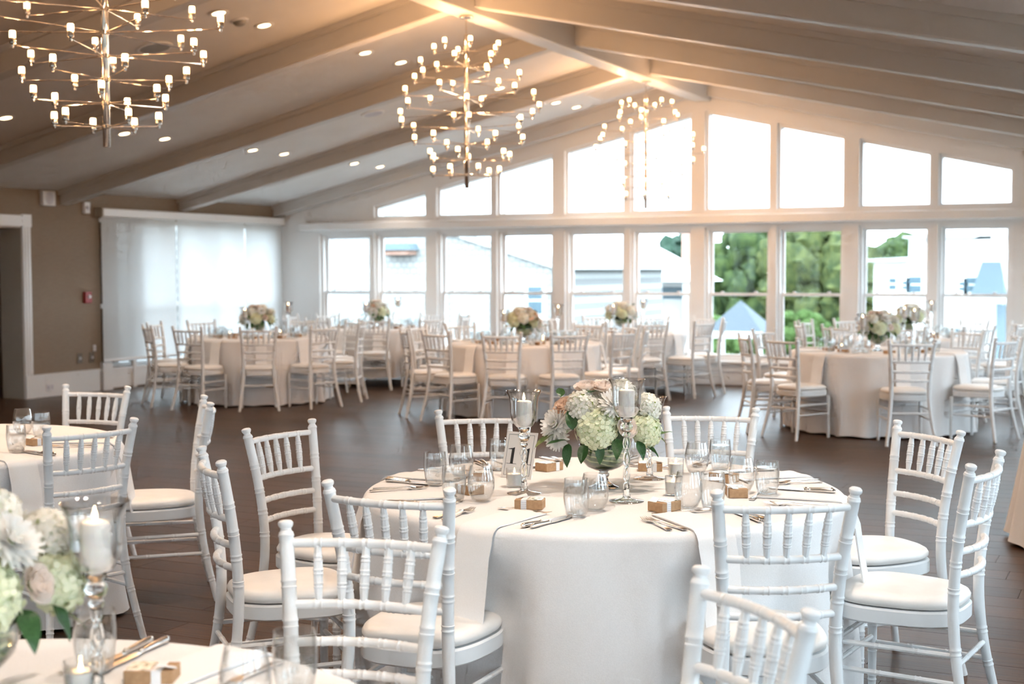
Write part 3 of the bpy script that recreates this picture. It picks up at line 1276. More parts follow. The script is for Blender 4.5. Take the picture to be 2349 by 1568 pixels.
cutlery('knife', 'LT', -18, .79, .19, 4, 'outer silver knife on the left-edge table by the chair post', 'cutlery on the left-edge table')
cutlery('fork', 'LT', -18, .80, -.11, 4, 'silver fork at the left picture edge', 'cutlery on the left-edge table')
cutlery('fork', 'LT', 27, .78, -.12, 5, 'inner silver fork seen between chair spindles at left', 'cutlery on the left-edge table')
cutlery('fork', 'LT', 27, .77, -.155, 0, 'outer silver fork seen between chair spindles at left', 'cutlery on the left-edge table')
cutlery('knife', 'LT', 27, .78, .17, 0, 'silver knife on the far side of the left-edge table', 'cutlery on the left-edge table')

# foreground table
place(wine0, 'wine', (-1.405, 1.90, TZ + .001), 1, 'blurred empty glass, left of two at the bottom edge', 'glass', 'glasses on the foreground table')
place(tum0, 'tum', (-1.385, 2.02, TZ + .001), 1, 'blurred water glass, right of two at the bottom edge', 'glass', 'glasses on the foreground table')
place(tum0, 'tum', (-1.815, 1.985, TZ + .001), 1, 'blurred water glass behind the foreground candle stem', 'glass', 'glasses on the foreground table')
place(box0, 'box', (-1.67, 1.975, TZ + .001), R(205), 'blurred kraft favor box at the foot of the foreground candle', 'gift box', 'favor boxes elsewhere')
napkin('FT', 86, .0, 'blurred white napkin lying on the foreground table', 'napkins on the foreground table')
cutlery('knife', 'FT', 90, .80, .125, 6, 'blurred inner silver knife beside the foreground candle', 'cutlery on the foreground table')
cutlery('knife', 'FT', 90, .785, .155, 8, 'blurred outer silver knife beside the foreground candle', 'cutlery on the foreground table')
cutlery('fork', 'FT', 86, .78, -.12, 4, 'blurred silver fork under the foreground glasses', 'cutlery on the foreground table')

# far tables
for k_, angs in FAR.items():
    d = TAB[k_][3]
    for i, a in enumerate(angs):
        by = ' by the ' + SEATNAME[k_][a].replace('chair nearest the camera', 'nearest chair')
        napkin(k_, a, .03, 'pale napkin' + by, 'napkins on ' + d)
        x, y = polar(k_, a, .50, .17)
        place(tum0, 'tum', (x, y, TZ + .001), i, 'water glass' + by, 'glass', 'water glasses on ' + d)
        x, y = polar(k_, a, .40, .20)
        place(wine0, 'wine', (x, y, TZ + .001), i, 'wine glass' + by, 'glass', 'wine glasses on ' + d)
        x, y = polar(k_, a, .47, .0)
        place(box0, 'box', (x, y, TZ + .001), R(a + 112), 'favor box' + by, 'gift box', 'favor boxes on ' + d)


# ------------------------------------------------------------------ candles
def flame_mesh(h=.026, r=.0048):
    return shell([(.0004, 0), (r * .7, h * .08), (r, h * .25), (r * .8, h * .5), (r * .4, h * .78), (.0003, h)], 12).mesh('flame')


FLM, FLM_S = flame_mesh(), flame_mesh(.014, .0035)
CANDLE = B().lathe([(.0255, 0), (.0265, .002), (.0265, .080), (.0245, .086), (.020, .0885), (.008, .0875)], 28).mesh('candle')
WICKM = B().tube([(0, 0, .086), (.0006, 0, .093)], .0009, 6).mesh('wick')
BELLM = shell([(.0005, .004), (.018, .004), (.030, .012), (.041, .030), (.0455, .055), (.0462, .085), (.0500, .108), (.0598, .128), (.0612, .1285), (.0610, .1272), (.0512, .108), (.0475, .085), (.0468, .055), (.0423, .029), (.031, .010), (.018, .001), (.0005, .001)], 40).mesh('hurricane_bell', True, 60)


def stem_mesh(h):
    """knobbed, twisted glass stem from 0 to h"""
    b = B()
    b.lathe([(.012, .0), (.0125, .010), (.009, .016), (.0105, .024), (.0075, .030)], 20)
    k0, k1 = .028, h - .062
    n = 40
    for ph in (0, pi):
        P, r = [], []
        for i in range(n + 1):
            t = i / n
            z = k0 + (k1 - k0) * t
            a = ph + t * (k1 - k0) * 62
            rr = .0058 + .0022 * sin(t * pi * 3) ** 2
            P.append((rr * cos(a), rr * sin(a), z))
            r.append(.0058)
        b.tube(P, r, 10)
    b.lathe([(.008, k1 - .002), (.0135, k1 + .006), (.0135, k1 + .012), (.010, k1 + .017), (.0175, k1 + .024), (.0205, k1 + .034), (.0185, k1 + .042), (.012, k1 + .048), (.0165, k1 + .053), (.0205, h + .001)], 24)
    return b.mesh('candle_stem', True, 50)


FOOTM = B().lathe([(.0565, 0), (.058, .0015), (.057, .003), (.035, .006), (.017, .0105), (.0115, .016)], 36).mesh('candle_foot', True, 50)
STEMS = {}


def hurricane(x, y, h, label, group, far=False):
    r = empty('hurricane_candle_holder', (x, y, TZ + .001), random.uniform(0, 6))
    hs = round(h - .1285, 3)
    if hs not in STEMS:
        STEMS[hs] = stem_mesh(hs - .012)
    obj('foot', FOOTM, BELL, r)
    obj('stem', STEMS[hs], SOLID, r, (0, 0, .012))
    obj('bell', BELLM, BELL, r, (0, 0, hs))
    tag(r, label, 'candle holder', group)
    c = empty('pillar_candle', (x, y, TZ + .001 + hs + .0055))
    obj('wax', CANDLE, WAX, c)
    obj('wick', WICKM, WICK, c)
    obj('flame', FLM, FLAME, c, (0, 0, .0895))
    tag(c, label.replace('glass hurricane holder', 'lit white pillar candle in the hurricane').replace('hurricane holder', 'lit white candle in the hurricane'), 'candle', 'pillar candles')
    return r


hurricane(-1.942, 4.206, .352, 'glass hurricane holder in front of the 11 card', 'hurricane holders')
hurricane(-1.569, 4.200, .402, 'tallest glass hurricane holder, in front of the white flowers', 'hurricane holders')
hurricane(-1.664, 4.693, .300, 'lowest glass hurricane holder, behind the flowers of table 11', 'hurricane holders')
hurricane(-1.700, 1.865, .352, 'blurred foreground glass hurricane holder, bottom left corner', 'hurricane holders')

VOTC = shell([(.0005, .006), (.0255, .006), (.0262, .01), (.029, .064), (.0305, .0645), (.0305, .062), (.028, .002), (.026, .0005), (.0005, .0005)], 28).mesh('votive_cup', True, 50)
VOTW = B().lathe([(.0245, .0065), (.0275, .045), (.024, .0465), (.006, .0455)], 24).mesh('votive_wax')
vot0 = empty('votive_candle')
obj('glass_cup', VOTC, GLASS, vot0)
vw = obj('wax', VOTW, WAX, vot0)
obj('flame', FLM_S, FLAME, vw, (0, 0, .048))
first['vot'] = True
for x, y, l in ((-2.036, 4.329, 'small votive candle in front of the 11 card'), (-1.47, 4.388, 'nearer of two votive candles right of the flower bowl'),
                (-1.60, 4.80, 'farther of two votive candles right of the flower bowl'), (-1.735, 1.86, 'blurred votive candle at the bottom left edge')):
    place(vot0, 'vot', (x, y, TZ + .001), 0, l, 'candle', 'votive candles')

for k_ in FAR:
    x, y, r, d = TAB[k_]
    offs = {'Ta': ((.02, -.27, .352), (.32, .15, .402), (-.24, .16, .30)), 'Tc': ((-.10, -.27, .352), (.34, .12, .402), (-.2, .2, .30)),
            'Te': ((-.09, -.26, .352), (.32, .05, .402), (-.2, .2, .30))}.get(k_, ((.0, -.28, .352), (.22, .17, .402), (-.24, .15, .30)))
    for (dx, dy, h), nm in zip(offs, ('middle-height', 'tallest', 'lowest')):
        hurricane(x + dx, y + dy, h, '%s hurricane holder by the flowers on %s' % (nm, d), 'hurricane holders on ' + d)
    for i, (a, rr) in enumerate(((200, .33), (330, .34), (80, .36))):
        t = R(a)
        place(vot0, 'vot', (x + rr * cos(t), y + rr * sin(t), TZ + .001), 0, '%s tiny votive candle by the flowers on %s' % (('left', 'right', 'rear')[i], d), 'candle', 'votive candles on ' + d)

# ------------------------------------------------------------------ table number card
cardr = empty('table_number_card', (-2.113, 4.504, TZ + .001), YAW - R(30))
LEAN = R(-18)
CW, CHT = .128, .172


def leaned(name, b, M, parent):
    o = flat(name, b, M, parent)
    o.rotation_euler = (LEAN, 0, 0)
    return o


pl = leaned('card', B().box(-CW / 2, CW / 2, -.0015, .0015, 0, CHT), CARD, cardr)
fr_ = B()
e = .010
for x0_, x1_, z0_, z1_ in ((-CW / 2 + e, CW / 2 - e, e, e + .0014), (-CW / 2 + e, CW / 2 - e, CHT - e - .0014, CHT - e), (-CW / 2 + e, -CW / 2 + e + .0014, e, CHT - e), (CW / 2 - e - .0014, CW / 2 - e, e, CHT - e)):
    fr_.box(x0_, x1_, -.0021, -.0014, z0_, z1_)
leaned('border_line', fr_, INKG, cardr)


def digit_one(x0, z0, h):
    b = B()
    g = [(.20, .0), (.60, .0), (.60, .022), (.47, .05), (.455, .09), (.455, .995), (.42, .995), (.30, .93), (.10, .885), (.10, .865), (.30, .86), (.325, .84), (.325, .09), (.31, .05), (.20, .022)]
    poly = [[(.06, 0), (.72, 0), (.72, .022), (.06, .022)], [(.27, .022), (.53, .022), (.47, .07), (.33, .07)], [(.31, .07), (.49, .07), (.49, 1.), (.31, .92)],
            [(.06, .865), (.31, .865), (.31, .945), (.06, .885)]]
    for p in poly:
        b.prism_y([(x0 + x * h, z0 + z * h) for x, z in p], -.0023, -.0013)
    return b


for x0_ in (-.052, .010):
    leaned('numeral_one', digit_one(x0_, .052, .062), INK, cardr)
flat('easel_foot', B().box(-.04, .04, .0, .055, 0, .003), GLASS, cardr)
tag(cardr, 'white card with a black 11 leaning behind the left candle holder', 'table number')


# ------------------------------------------------------------------ flowers
def hydrangea(seed, n=120, r=1.):
    rnd = random.Random(seed)
    b = B()
    ga = pi * (3 - 5 ** .5)
    for i in range(n):
        z = 1 - 1.78 * (i + .5) / n
        rr = (1 - z * z) ** .5
        a = i * ga
        nrm = Vector((rr * cos(a), rr * sin(a), z))
        nrm = (nrm + Vector((rnd.uniform(-.3, .3), rnd.uniform(-.3, .3), rnd.uniform(-.3, .3)))).normalized()
        c = Vector((rr * cos(a), rr * sin(a), z * .9)) * (.86 + rnd.uniform(-.07, .1))
        u = nrm.orthogonal().normalized()
        v = nrm.cross(u)
        ro = rnd.uniform(0, 6)
        s = rnd.uniform(.19, .27)
        for p in range(4):
            an = ro + p * pi / 2
            d = u * cos(an) + v * sin(an)
            t = nrm.cross(d)
            k = len(b.v)
            lift = rnd.uniform(.02, .16)
            for q in (d * .02 * s, d * s * .55 - t * s * .46 + nrm * s * lift * .6, d * s * 1.05 - t * s * .22 + nrm * s * lift,
                      d * s * 1.05 + t * s * .26 + nrm * s * lift * 1.3, d * s * .55 + t * s * .48 + nrm * s * lift * .8):
                b.v.append(tuple(c + q))
            b.f += [(k, k + 1, k + 2), (k, k + 2, k + 3), (k, k + 3, k + 4)]
    return b.mesh('hydrangea', False)


def core_mesh():
    b = B()
    b.lathe([(.3, -.72), (.62, -.4), (.72, 0), (.62, .4), (.35, .62), (.01, .72)], 14)
    return b.mesh('flower_core')


def petal(b, c, d, nrm, L, wd, cup, tip=.5):
    t = nrm.cross(d).normalized()
    k = len(b.v)
    rows = 4
    for i in range(rows + 1):
        f = i / rows
        hw = wd * (.35 + .65 * sin(pi * min(1, .25 + f * .62))) * (1 - .75 * max(0, f - .75) / .25 * tip)
        for s in (-1, 0, 1):
            p = c + d * L * f + nrm * (cup * L * f * f) + t * hw * s + nrm * (abs(s) * .12 * wd)
            b.v.append(tuple(p))
    for i in range(rows):
        for j in range(2):
            a = k + i * 3 + j
            b.f.append((a, a + 1, a + 4, a + 3))


def mum(seed):
    rnd = random.Random(seed)
    b = B()
    up = Vector((0, 0, 1))
    for ring, (n, L, el) in enumerate(((20, 1., -12), (20, .95, 6), (18, .85, 22), (16, .70, 38), (12, .5, 55))):
        for i in range(n):
            a = 2 * pi * (i + .5 * (ring % 2)) / n + rnd.uniform(-.07, .07)
            e_ = R(el + rnd.uniform(-6, 6))
            d = Vector((cos(a) * cos(e_), sin(a) * cos(e_), sin(e_)))
            nr = (up - d * up.dot(d)).normalized()
            petal(b, d * .08, d, nr, L * rnd.uniform(.9, 1.05), .12, .16)
    return b.mesh('chrysanthemum', True, 80)


def rose(seed):
    rnd = random.Random(seed)
    b = B()
    for ring, (n, rad, h, op) in enumerate(((3, .22, .80, .02), (4, .38, .84, .08), (5, .58, .80, .22), (6, .80, .68, .45), (6, .98, .5, .75))):
        for i in range(n):
            a = 2 * pi * i / n + ring * .7 + rnd.uniform(-.1, .1)
            sp = 2 * pi / n * .62

            def fn(u, v):
                an = a + (u - .5) * 2 * sp
                r = rad * (.35 + .65 * sin(v * pi / 2)) + op * v * v * .35 * cos((u - .5) * 2)
                return (r * cos(an), r * sin(an), -.35 + h * v * (1 - .16 * (2 * u - 1) ** 2) + .35 * (0 if ring > 3 else .3))
            b.grid(fn, 6, 4)
    return b.mesh('rose', True, 80)


def leaf_mesh(bend=.25, fold=.22):
    b = B()

    def fn(u, v):
        w_ = .30 * sin(pi * v ** .85) ** .8 * (1 - .25 * v)
        x = (u - .5) * 2
        return (x * w_, v, -bend * v * v + fold * abs(x) * w_ * 1.2 + .02 * sin(v * 9 + x))
    b.grid(fn, 6, 10)
    return b.mesh('leaf', True, 80)


HYD = [hydrangea(1), hydrangea(2, 110), hydrangea(3, 130)]
HYDG = [m_.copy() for m_ in HYD]
CORE = core_mesh()
MUM = mum(4)
ROSE_P, ROSE_B = rose(7), rose(8)
LFS = [leaf_mesh(.25), leaf_mesh(.5, .1), leaf_mesh(.08, .3)]
LFM = [m_.copy() for m_ in LFS]
for me in HYD:
    me.materials.append(CREAM)
for me in HYDG:
    me.materials.append(GREENISH)

BOWL = shell([(.0005, .062), (.03, .064), (.058, .076), (.077, .097), (.0855, .122), (.0855, .150), (.0865, .1505), (.0875, .122), (.079, .096), (.059, .074), (.03, .0615), (.0005, .0595)], 40).mesh('glass_bowl', True, 60)
LINM = shell([(.0005, .066), (.03, .067), (.0565, .0785), (.075, .099), (.0835, .122), (.0835, .147)], 40).mesh('leaf_lining', True, 60)
FOOTV = B().lathe([(.050, 0), (.052, .002), (.036, .009), (.018, .022), (.0135, .034), (.019, .042), (.019, .050), (.013, .055), (.022, .0612)], 28).mesh('vase_foot', True, 50)
STEMB = B().lathe([(.02, .07), (.07, .10), (.08, .145), (.085, .175), (.05, .21), (.01, .22)], 20).mesh('foliage_ball')

# flower heads: kind, (x, y, z) centre with -y towards the viewer, radius, facing tilt (pitch, yaw)
HEADS = [('hg', (-.030, -.085, .218), .078, (60, 0)), ('h', (-.078, -.055, .290), .062, (35, -25)), ('hg', (.140, -.055, .205), .062, (65, 55)),
         ('h', (.150, -.02, .285), .052, (45, 60)), ('h', (.06, .02, .325), .060, (10, 0)), ('h', (-.01, .06, .315), .065, (-20, 0)),
         ('hg', (.09, .10, .26), .065, (-55, -30)), ('h', (-.09, .10, .26), .065, (-55, 30)), ('hg', (.02, .13, .225), .065, (-75, 0)),
         ('m', (-.168, -.05, .225), .060, (62, -48)), ('m', (.030, -.095, .300), .055, (48, 18)), ('m', (-.165, -.045, .180), .048, (85, -40)),
         ('rp', (-.142, -.035, .290), .036, (45, -45)), ('rb', (-.062, -.01, .350), .042, (15, -10)), ('rb', (.0, -.02, .350), .042, (12, 10)),
         ('rb', (.072, -.105, .222), .036, (70, 25)), ('rp', (-.15, .05, .25), .04, (-20, -60)), ('rb', (.14, .06, .27), .042, (-20, 60))]
LEAVES = [((-.15, -.03, .32), 40, 95, .060, 0, 0), ((-.115, -.11, .215), 80, 100, .080, 1, 0), ((-.085, -.11, .205), 62, 70, .052, 0, 0),
          ((-.17, -.05, .195), -4, 205, .085, 1, 1), ((-.13, -.10, .175), 6, 200, .080, 0, 0), ((-.125, -.09, .165), -55, 235, .075, 1, 0),
          ((-.07, -.10, .165), -55, 245, .075, 2, 0), ((.04, -.11, .185), -30, 262, .075, 1, 0), ((.11, -.09, .175), -50, 300, .07, 0, 0),
          ((.17, -.04, .185), 18, 345, .065, 2, 1), ((-.075, -.075, .335), 12, 20, .058, 2, 0), ((.14, -.06, .155), -25, 330, .06, 0, 0),
          ((.1, .12, .19), -10, 40, .08, 1, 0), ((-.1, .12, .19), -10, 140, .08, 1, 0), ((.0, .15, .17), -30, 90, .08, 0, 0), ((.16, .05, .19), -10, 10, .075, 1, 1), ((-.02, -.10, .160), -60, 265, .06, 1, 0)]


def arrangement(x, y, rotz, label, group):
    r = empty('flower_arrangement', (x, y, TZ + .001), rotz)
    obj('glass_bowl', BOWL, BELL, r)
    obj('vase_foot', FOOTV, SOLID, r)
    obj('leaf_lining', LINM, LINING, r)
    obj('foliage_ball', STEMB, STEM, r)
    for i, (kd, c, s, (pt, yw)) in enumerate(HEADS):
        # local +z of the flower turned towards the viewer by pitch, then yaw
        ro = (Matrix.Rotation(R(yw), 3, 'Z') @ Matrix.Rotation(R(pt), 3, 'X')).to_euler()
        if kd[0] == 'h':
            o = obj('hydrangea', (HYDG if kd == 'hg' else HYD)[i % 3], None, r, c, ro, (s, s, s))
            obj('flower_core', CORE, LIME, o)
        elif kd == 'm':
            o = obj('chrysanthemum', MUM, MUMW, r, c, ro, (s, s, s))
            obj('flower_core', CORE, LIME, o, (0, 0, .10), sc=(.22, .22, .22))
        else:
            obj('rose', ROSE_P if kd == 'rp' else ROSE_B, PINK if kd == 'rp' else BLUSH, r, c, ro, (s * .9, s * .9, s * .9))
    for (c, el, az, L, k, mm) in LEAVES:
        # leaf grows along local +y
        ro = (Matrix.Rotation(R(az - 90), 3, 'Z') @ Matrix.Rotation(R(el), 3, 'X')).to_euler()
        obj('leaf', (LFM if mm else LFS)[k], LEAF2 if mm else LEAF, r, c, ro, (L, L, L))
    return tag(r, label, 'flower arrangement', group)


arrangement(-1.743, 4.440, YAW, 'white and peach flowers in a striped-leaf bowl on table 11', 'flower arrangements')
arrangement(-1.86, 1.72, YAW + .9, 'blurred white flowers cut by the bottom left corner', 'flower arrangements')
flab = {'Ta': 'cream flowers on the table before the roller shades', 'Tb': 'small cream flowers on the table by the leftmost windows',
        'Tc': 'cream flowers on the middle far table', 'Td': 'cream flowers on the far table behind the middle one',
        'Te': 'white flowers on the right far table, left of two overlapping bunches', 'Tf': 'cream flowers on the last right table, behind another bunch'}
for i, k_ in enumerate(FAR):
    x, y = TAB[k_][:2]
    arrangement(x, y, YAW + (.3, 1.1, 2.4, 3.3, .2, 4.)[i], flab[k_], 'flower arrangements')

# ------------------------------------------------------------------ chandeliers
TIERS = [.30, .39, .48, .58, .68, .58, .48, .39, .30]
BULBM = shell([(.0005, 0), (.0165, 0), (.0172, .004), (.0172, .036), (.0150, .043), (.0005, .044)], 14).mesh('bulb', True, 50)
SOCK = B().lathe([(.006, -.026), (.0075, -.024), (.0075, -.004), (.0165, -.002), (.0172, .0), (.0172, .030), (.0150, .032)], 14).mesh('lamp_socket', True, 50)
COLLAR = B().lathe([(.0205, -.012), (.026, -.010), (.026, .010), (.0205, .012)], 18).mesh('collar')
ARM = {}
for r_ in set(TIERS):
    n = 24
    P = [(.01 + (r_ - .01) * i / n, 0, 0) for i in range(n + 1)]
    ARM[r_] = B().tube(P, [.0032] * (n + 1), 8).mesh('lamp_arm')


GLOW = bpy.data.lights.new('bulb_glow', 'POINT')
GLOW.energy = 3.9
GLOW.color = (1., .55, .26)
GLOW.shadow_soft_size = .012


def chandelier(y, label, seed):
    rnd = random.Random(seed)
    c = empty('chandelier', (XR, y, 0), rnd.uniform(0, 1))
    z0, z1 = 2.19, 3.49
    obj('rod', B().lathe([(.019, z0), (.0205, z0 + .002), (.0205, z1 - .004), (.016, z1)], 20), CHROME, c)
    obj('hanging_cable', B().tube([(0, 0, z1 - .01), (0, 0, 3.64)], .005, 8), CHROME, c)
    obj('canopy', B().lathe([(.055, 3.632), (.06, 3.635), (.06, 3.652)], 24), CHROME, c)
    for k, r_ in enumerate(TIERS):
        z = 3.355 - k * .1315
        obj('collar', COLLAR, CHROME, c, (0, 0, z))
        a0 = k * .57 + rnd.uniform(-.15, .15)
        for i in range(6):
            a = a0 + i * pi / 3 + (.22 if i % 2 else 0) + rnd.uniform(-.06, .06)
            rr = r_ * (1 if i % 2 == 0 else .93)
            arm = obj('lamp_arm', ARM[r_], CHROME, c, (0, 0, z), (0, 0, a), (rr / r_, 1, 1))
            obj('lamp_socket', SOCK, CHROME, c, (rr * cos(a), rr * sin(a), z + .012))
            obj('bulb', BULBM, BULB, c, (rr * cos(a), rr * sin(a), z + .034))
            if i % 3 == 0:          # the light the bulbs of this arm pair give off
                l = bpy.data.objects.new('lamp', GLOW)
                COL.objects.link(l)
                l.parent = c
                l.location = (rr * cos(a), rr * sin(a), z + .105)
    return tag(c, label, 'chandelier', 'tiered chandeliers along the ridge')


chandelier(6.06, 'nearest tiered brass chandelier, cut off by the top left corner', 1)
chandelier(10.51, 'middle tiered chandelier of warm bulbs under the ridge beam', 2)
chandelier(15.03, 'farthest tiered chandelier hanging in front of the gable windows', 3)

# ------------------------------------------------------------------ ceiling fittings
RING = B().lathe([(.052, -.001), (.085, -.001), (.088, -.006), (.080, -.010), (.056, -.007), (.052, .002)], 28, False, False).mesh('trim_ring')
LENS = B().lathe([(.0005, -.004), (.052, -.003), (.053, .004)], 24, False, True).mesh('lens')


SPOT = bpy.data.lights.new('downlight_lamp', 'SPOT')
SPOT.energy = 74.
SPOT.color = (1., .84, .70)
SPOT.spot_size = R(105)
SPOT.spot_blend = 1.
SPOT.shadow_soft_size = .05
SPOT_LOW = SPOT.copy()
SPOT_LOW.energy = 34.


def downlight(x, y, label):
    z = ceil_z(x)
    tilt = math.atan(SL) * (-1 if x < XR else 1)
    r = empty('recessed_downlight', (x, y, z))
    r.rotation_euler = (0, tilt, 0)
    obj('trim_ring', RING, W_TRIM, r)
    obj('lens', LENS, DOWNL, r)
    l = bpy.data.objects.new('lamp', SPOT if y < 8.2 else SPOT_LOW)
    COL.objects.link(l)
    l.parent = r
    l.location = (0, 0, -.02)
    l.rotation_euler = (0, -tilt, 0)
    tag(r, label, 'downlight', 'recessed downlights')


for x, y, l in ((-9.87, 9.74, 'recessed downlight at the left picture edge'),
                (-9.88, 11.39, 'left one of two low downlights under the nearest chandelier'), (-9.88, 12.04, 'right one of two low downlights under the nearest chandelier'),
                (-9.88, 13.65, 'left one of the middle pair of low downlights'), (-9.87, 14.29, 'right one of the middle pair of low downlights'),
                (-9.88, 15.95, 'left one of the low downlight pair nearest the gable'), (-9.88, 16.63, 'right one of the low downlight pair nearest the gable'),
                (-7.0, 9.23, 'high downlight behind a bulb of the nearest chandelier'), (-7.0, 9.86, 'high downlight right of the nearest chandelier'),
                (-7.0, 11.52, 'left one of the high pair beside the middle chandelier'), (-7.0, 12.21, 'right one of the high pair beside the middle chandelier'),
                (-6.98, 14.47, 'downlight seen between arms of the middle chandelier'),
                (-6.96, 16.07, 'left one of the high pair left of the farthest chandelier'), (-6.93, 16.67, 'right one of the high pair left of the farthest chandelier'),
                (-1.31, 8.63, 'downlight near the top right corner on the dark slope'), (-1.27, 11.0, 'tiny downlight on the right slope below the bright rafter edge'),
                (-4.40, 10.95, 'downlight just at the top picture edge right of the ridge')):
    downlight(x, y, l)
# the same fittings carry on through the bays out of frame and behind the rafters of the right slope
BAYS = ['first', 'second', 'third', 'fourth', 'fifth', 'sixth', 'seventh', 'eighth', 'ninth']
for bi, y0 in enumerate((-2.6, -.4, 1.8, 4.0, 6.2)):
    for dy, nm in ((.8, 'nearer'), (1.45, 'farther')):
        for x, row in ((-9.88, 'lower left'), (-7.0, 'upper left')):
            downlight(x, y0 + dy, '%s unseen downlight of the %s row, %s bay from behind the camera' % (nm, row, BAYS[bi]))
for bi, y0 in enumerate((-2.6, -.4, 1.8, 4.0, 6.2, 8.4, 10.6, 12.8, 15.0)):
    for dy, nm in ((.4, 'nearer'), (1.05, 'farther')):
        for x, row in ((-4.2, 'upper right'), (-1.3, 'lower right')):
            if not any(abs(x - a) < .3 and abs(y0 + dy - c) < .45 for a, c in ((-1.31, 8.63), (-1.27, 11.0), (-4.4, 10.95))):
                downlight(x, y0 + dy, '%s hidden downlight of the %s row, %s bay from behind the camera' % (nm, row, BAYS[bi]))


def ceil_disc(name, x, y, r0, M, label, cat, dep=.012):
    o = empty(name, (x, y, ceil_z(x)))
    o.rotation_euler = (0, math.atan(SL) * (-1 if x < XR else 1), 0)
    obj('rim', B().lathe([(r0 * .86, -dep), (r0, -dep * .8), (r0 * 1.02, 0)], 32, False, False), W_TRIM, o)
    obj('grille', B().lathe([(.0005, -dep * .8), (r0 * .86, -dep)], 32, False, False), M, o)
    tag(o, label, cat)


ceil_disc('ceiling_speaker', -7.83, 9.43, .15, DARKV, 'round grey ceiling speaker right of the nearest chandelier', 'ceiling speaker')
ceil_disc('ceiling_speaker', -8.27, 13.77, .13, GREYP, 'faint round ceiling speaker left of the middle chandelier', 'ceiling speaker')
o = empty('smoke_detector', (-7.03, 9.55, ceil_z(-7.03)))
o.rotation_euler = (0, -math.atan(SL), 0)
obj('base', B().lathe([(.075, 0), (.075, -.012), (.06, -.016)], 24, False, False), WPLAS, o)
obj('sensor_dome', B().lathe([(.055, -.014), (.045, -.035), (.03, -.045), (.0005, -.046)], 24, False, False), DARKV, o)
tag(o, 'smoke detector between two downlights right of the nearest chandelier', 'smoke detector')
gv = empty('air_grille', (-6.18, 16.45, ceil_z(-6.18)))
gv.rotation_euler = (0, -math.atan(SL), 0)
flat('frame', B().box(-.42, .42, -.30, -.27, -.012, 0).box(-.42, .42, .27, .30, -.012, 0).box(-.42, -.39, -.27, .27, -.012, 0).box(.39, .42, -.27, .27, -.012, 0), W_TRIM, gv)
flat('backing', B().box(-.39, .39, -.27, .27, -.003, 0), DARKV, gv)
slat = B().box(-.39, .39, -.008, .008, -.010, -.004).mesh('slat', False)
for i in range(13):
    obj('slat', slat, W_TRIM, gv, (0, -.25 + i * .0417, 0))
tag(gv, 'grey return-air grille beside the ridge above the farthest chandelier', 'air grille')

# ------------------------------------------------------------------ outdoors
GZ = -3.0
GRASS = noisy('gravel_and_lawn', (.09, .09, .08), (.12, .12, .10), nscale=1.5, rough=.9)
gr = struct(flat('ground', B().box(-160, 140, -140, 180, GZ - .3, GZ), GRASS))
SHING = mat('grey_shingle', (.5, .5, .5), .8)
_L = SHING.node_tree.links
_t = nd(SHING, 'ShaderNodeTexCoord')
_m = nd(SHING, 'ShaderNodeMapping')
_m.inputs['Rotation'].default_value = (R(90), 0, 0)
_b = nd(SHING, 'ShaderNodeTexBrick')
_b.inputs['Color1'].default_value = (.50, .50, .48, 1)
_b.inputs['Color2'].default_value = (.42, .425, .42, 1)
_b.inputs['Mortar'].default_value = (.25, .25, .25, 1)
_b.inputs['Scale'].default_value = 1.
_b.inputs['Brick Width'].default_value = .16
_b.inputs['Row Height'].default_value = .13
_b.inputs['Mortar Size'].default_value = .010
_L.new(_t.outputs['Object'], _m.inputs[0])
_L.new(_m.outputs[0], _b.inputs['Vector'])
_L.new(_b.outputs['Color'], SHING.node_tree.nodes['Principled BSDF'].inputs['Base Color'])
HWHITE = mat('house_white', (.80, .80, .79), .7)
ROOFG = noisy('pale_roof', (.55, .57, .58), (.62, .63, .64), nscale=4, rough=.8)
HGLASS = mat('house_window_glass', (.10, .16, .20), .15)
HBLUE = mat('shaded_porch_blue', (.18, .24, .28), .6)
BRICKC = noisy('chimney_brick', (.45, .26, .20), (.55, .34, .27), nscale=8, rough=.9)


def house_window(parent, x, y, z, wd, h):
    f = flat('window', B().box(x - wd / 2 - .09, x + wd / 2 + .09, y - .06, y + .05, z - .09, z + h + .09), HWHITE, parent)
    for q in range(2):
        flat('pane', B().box(x - wd / 2, x + wd / 2, y - .075, y - .058, z + q * h / 2 + .03, z + (q + 1) * h / 2 - .03), HGLASS, f)


h1 = empty('shingled_house', (0, 0, GZ))
h1.location = (-15.2, 27.5, GZ)
flat('wall', B().prism_y([(-6., 0), (4.0, 0), (4.0, 4.55), (.5, 5.6), (-6., 7.6)], -1.2, 5), SHING, h1)
flat('rake_board', B().prism_y([(.5, 5.52), (4.15, 4.42), (4.15, 4.62), (.5, 5.72)], -1.32, -1.15), HWHITE, h1)
flat('corner_board', B().box(3.86, 4.06, -1.27, -1.1, 0, 4.5), HWHITE, h1)
flat('corner_board', B().box(1.0, 1.25, -1.27, -1.1, 0, 5.3), HWHITE, h1)
flat('roof', B().prism_y([(.5, 5.66), (4.3, 4.50), (4.3, 4.62), (.5, 5.80)], -1.4, 5.2), ROOFG, h1)
house_window(h1, 3.35, -1.2, 3.55, .32, .62)
vh = flat('vent_hood', B().box(-.25, .48, -1.55, -1.2, 4.83, 4.93), BRICKC, h1)
flat('cap', B().prism_y([(-.32, 4.93), (.55, 4.93), (.48, 5.07), (-.25, 5.07)], -1.62, -1.2), HBLUE, vh)
tag(h1, 'pale shingled house wall outside the left gable windows', 'house')

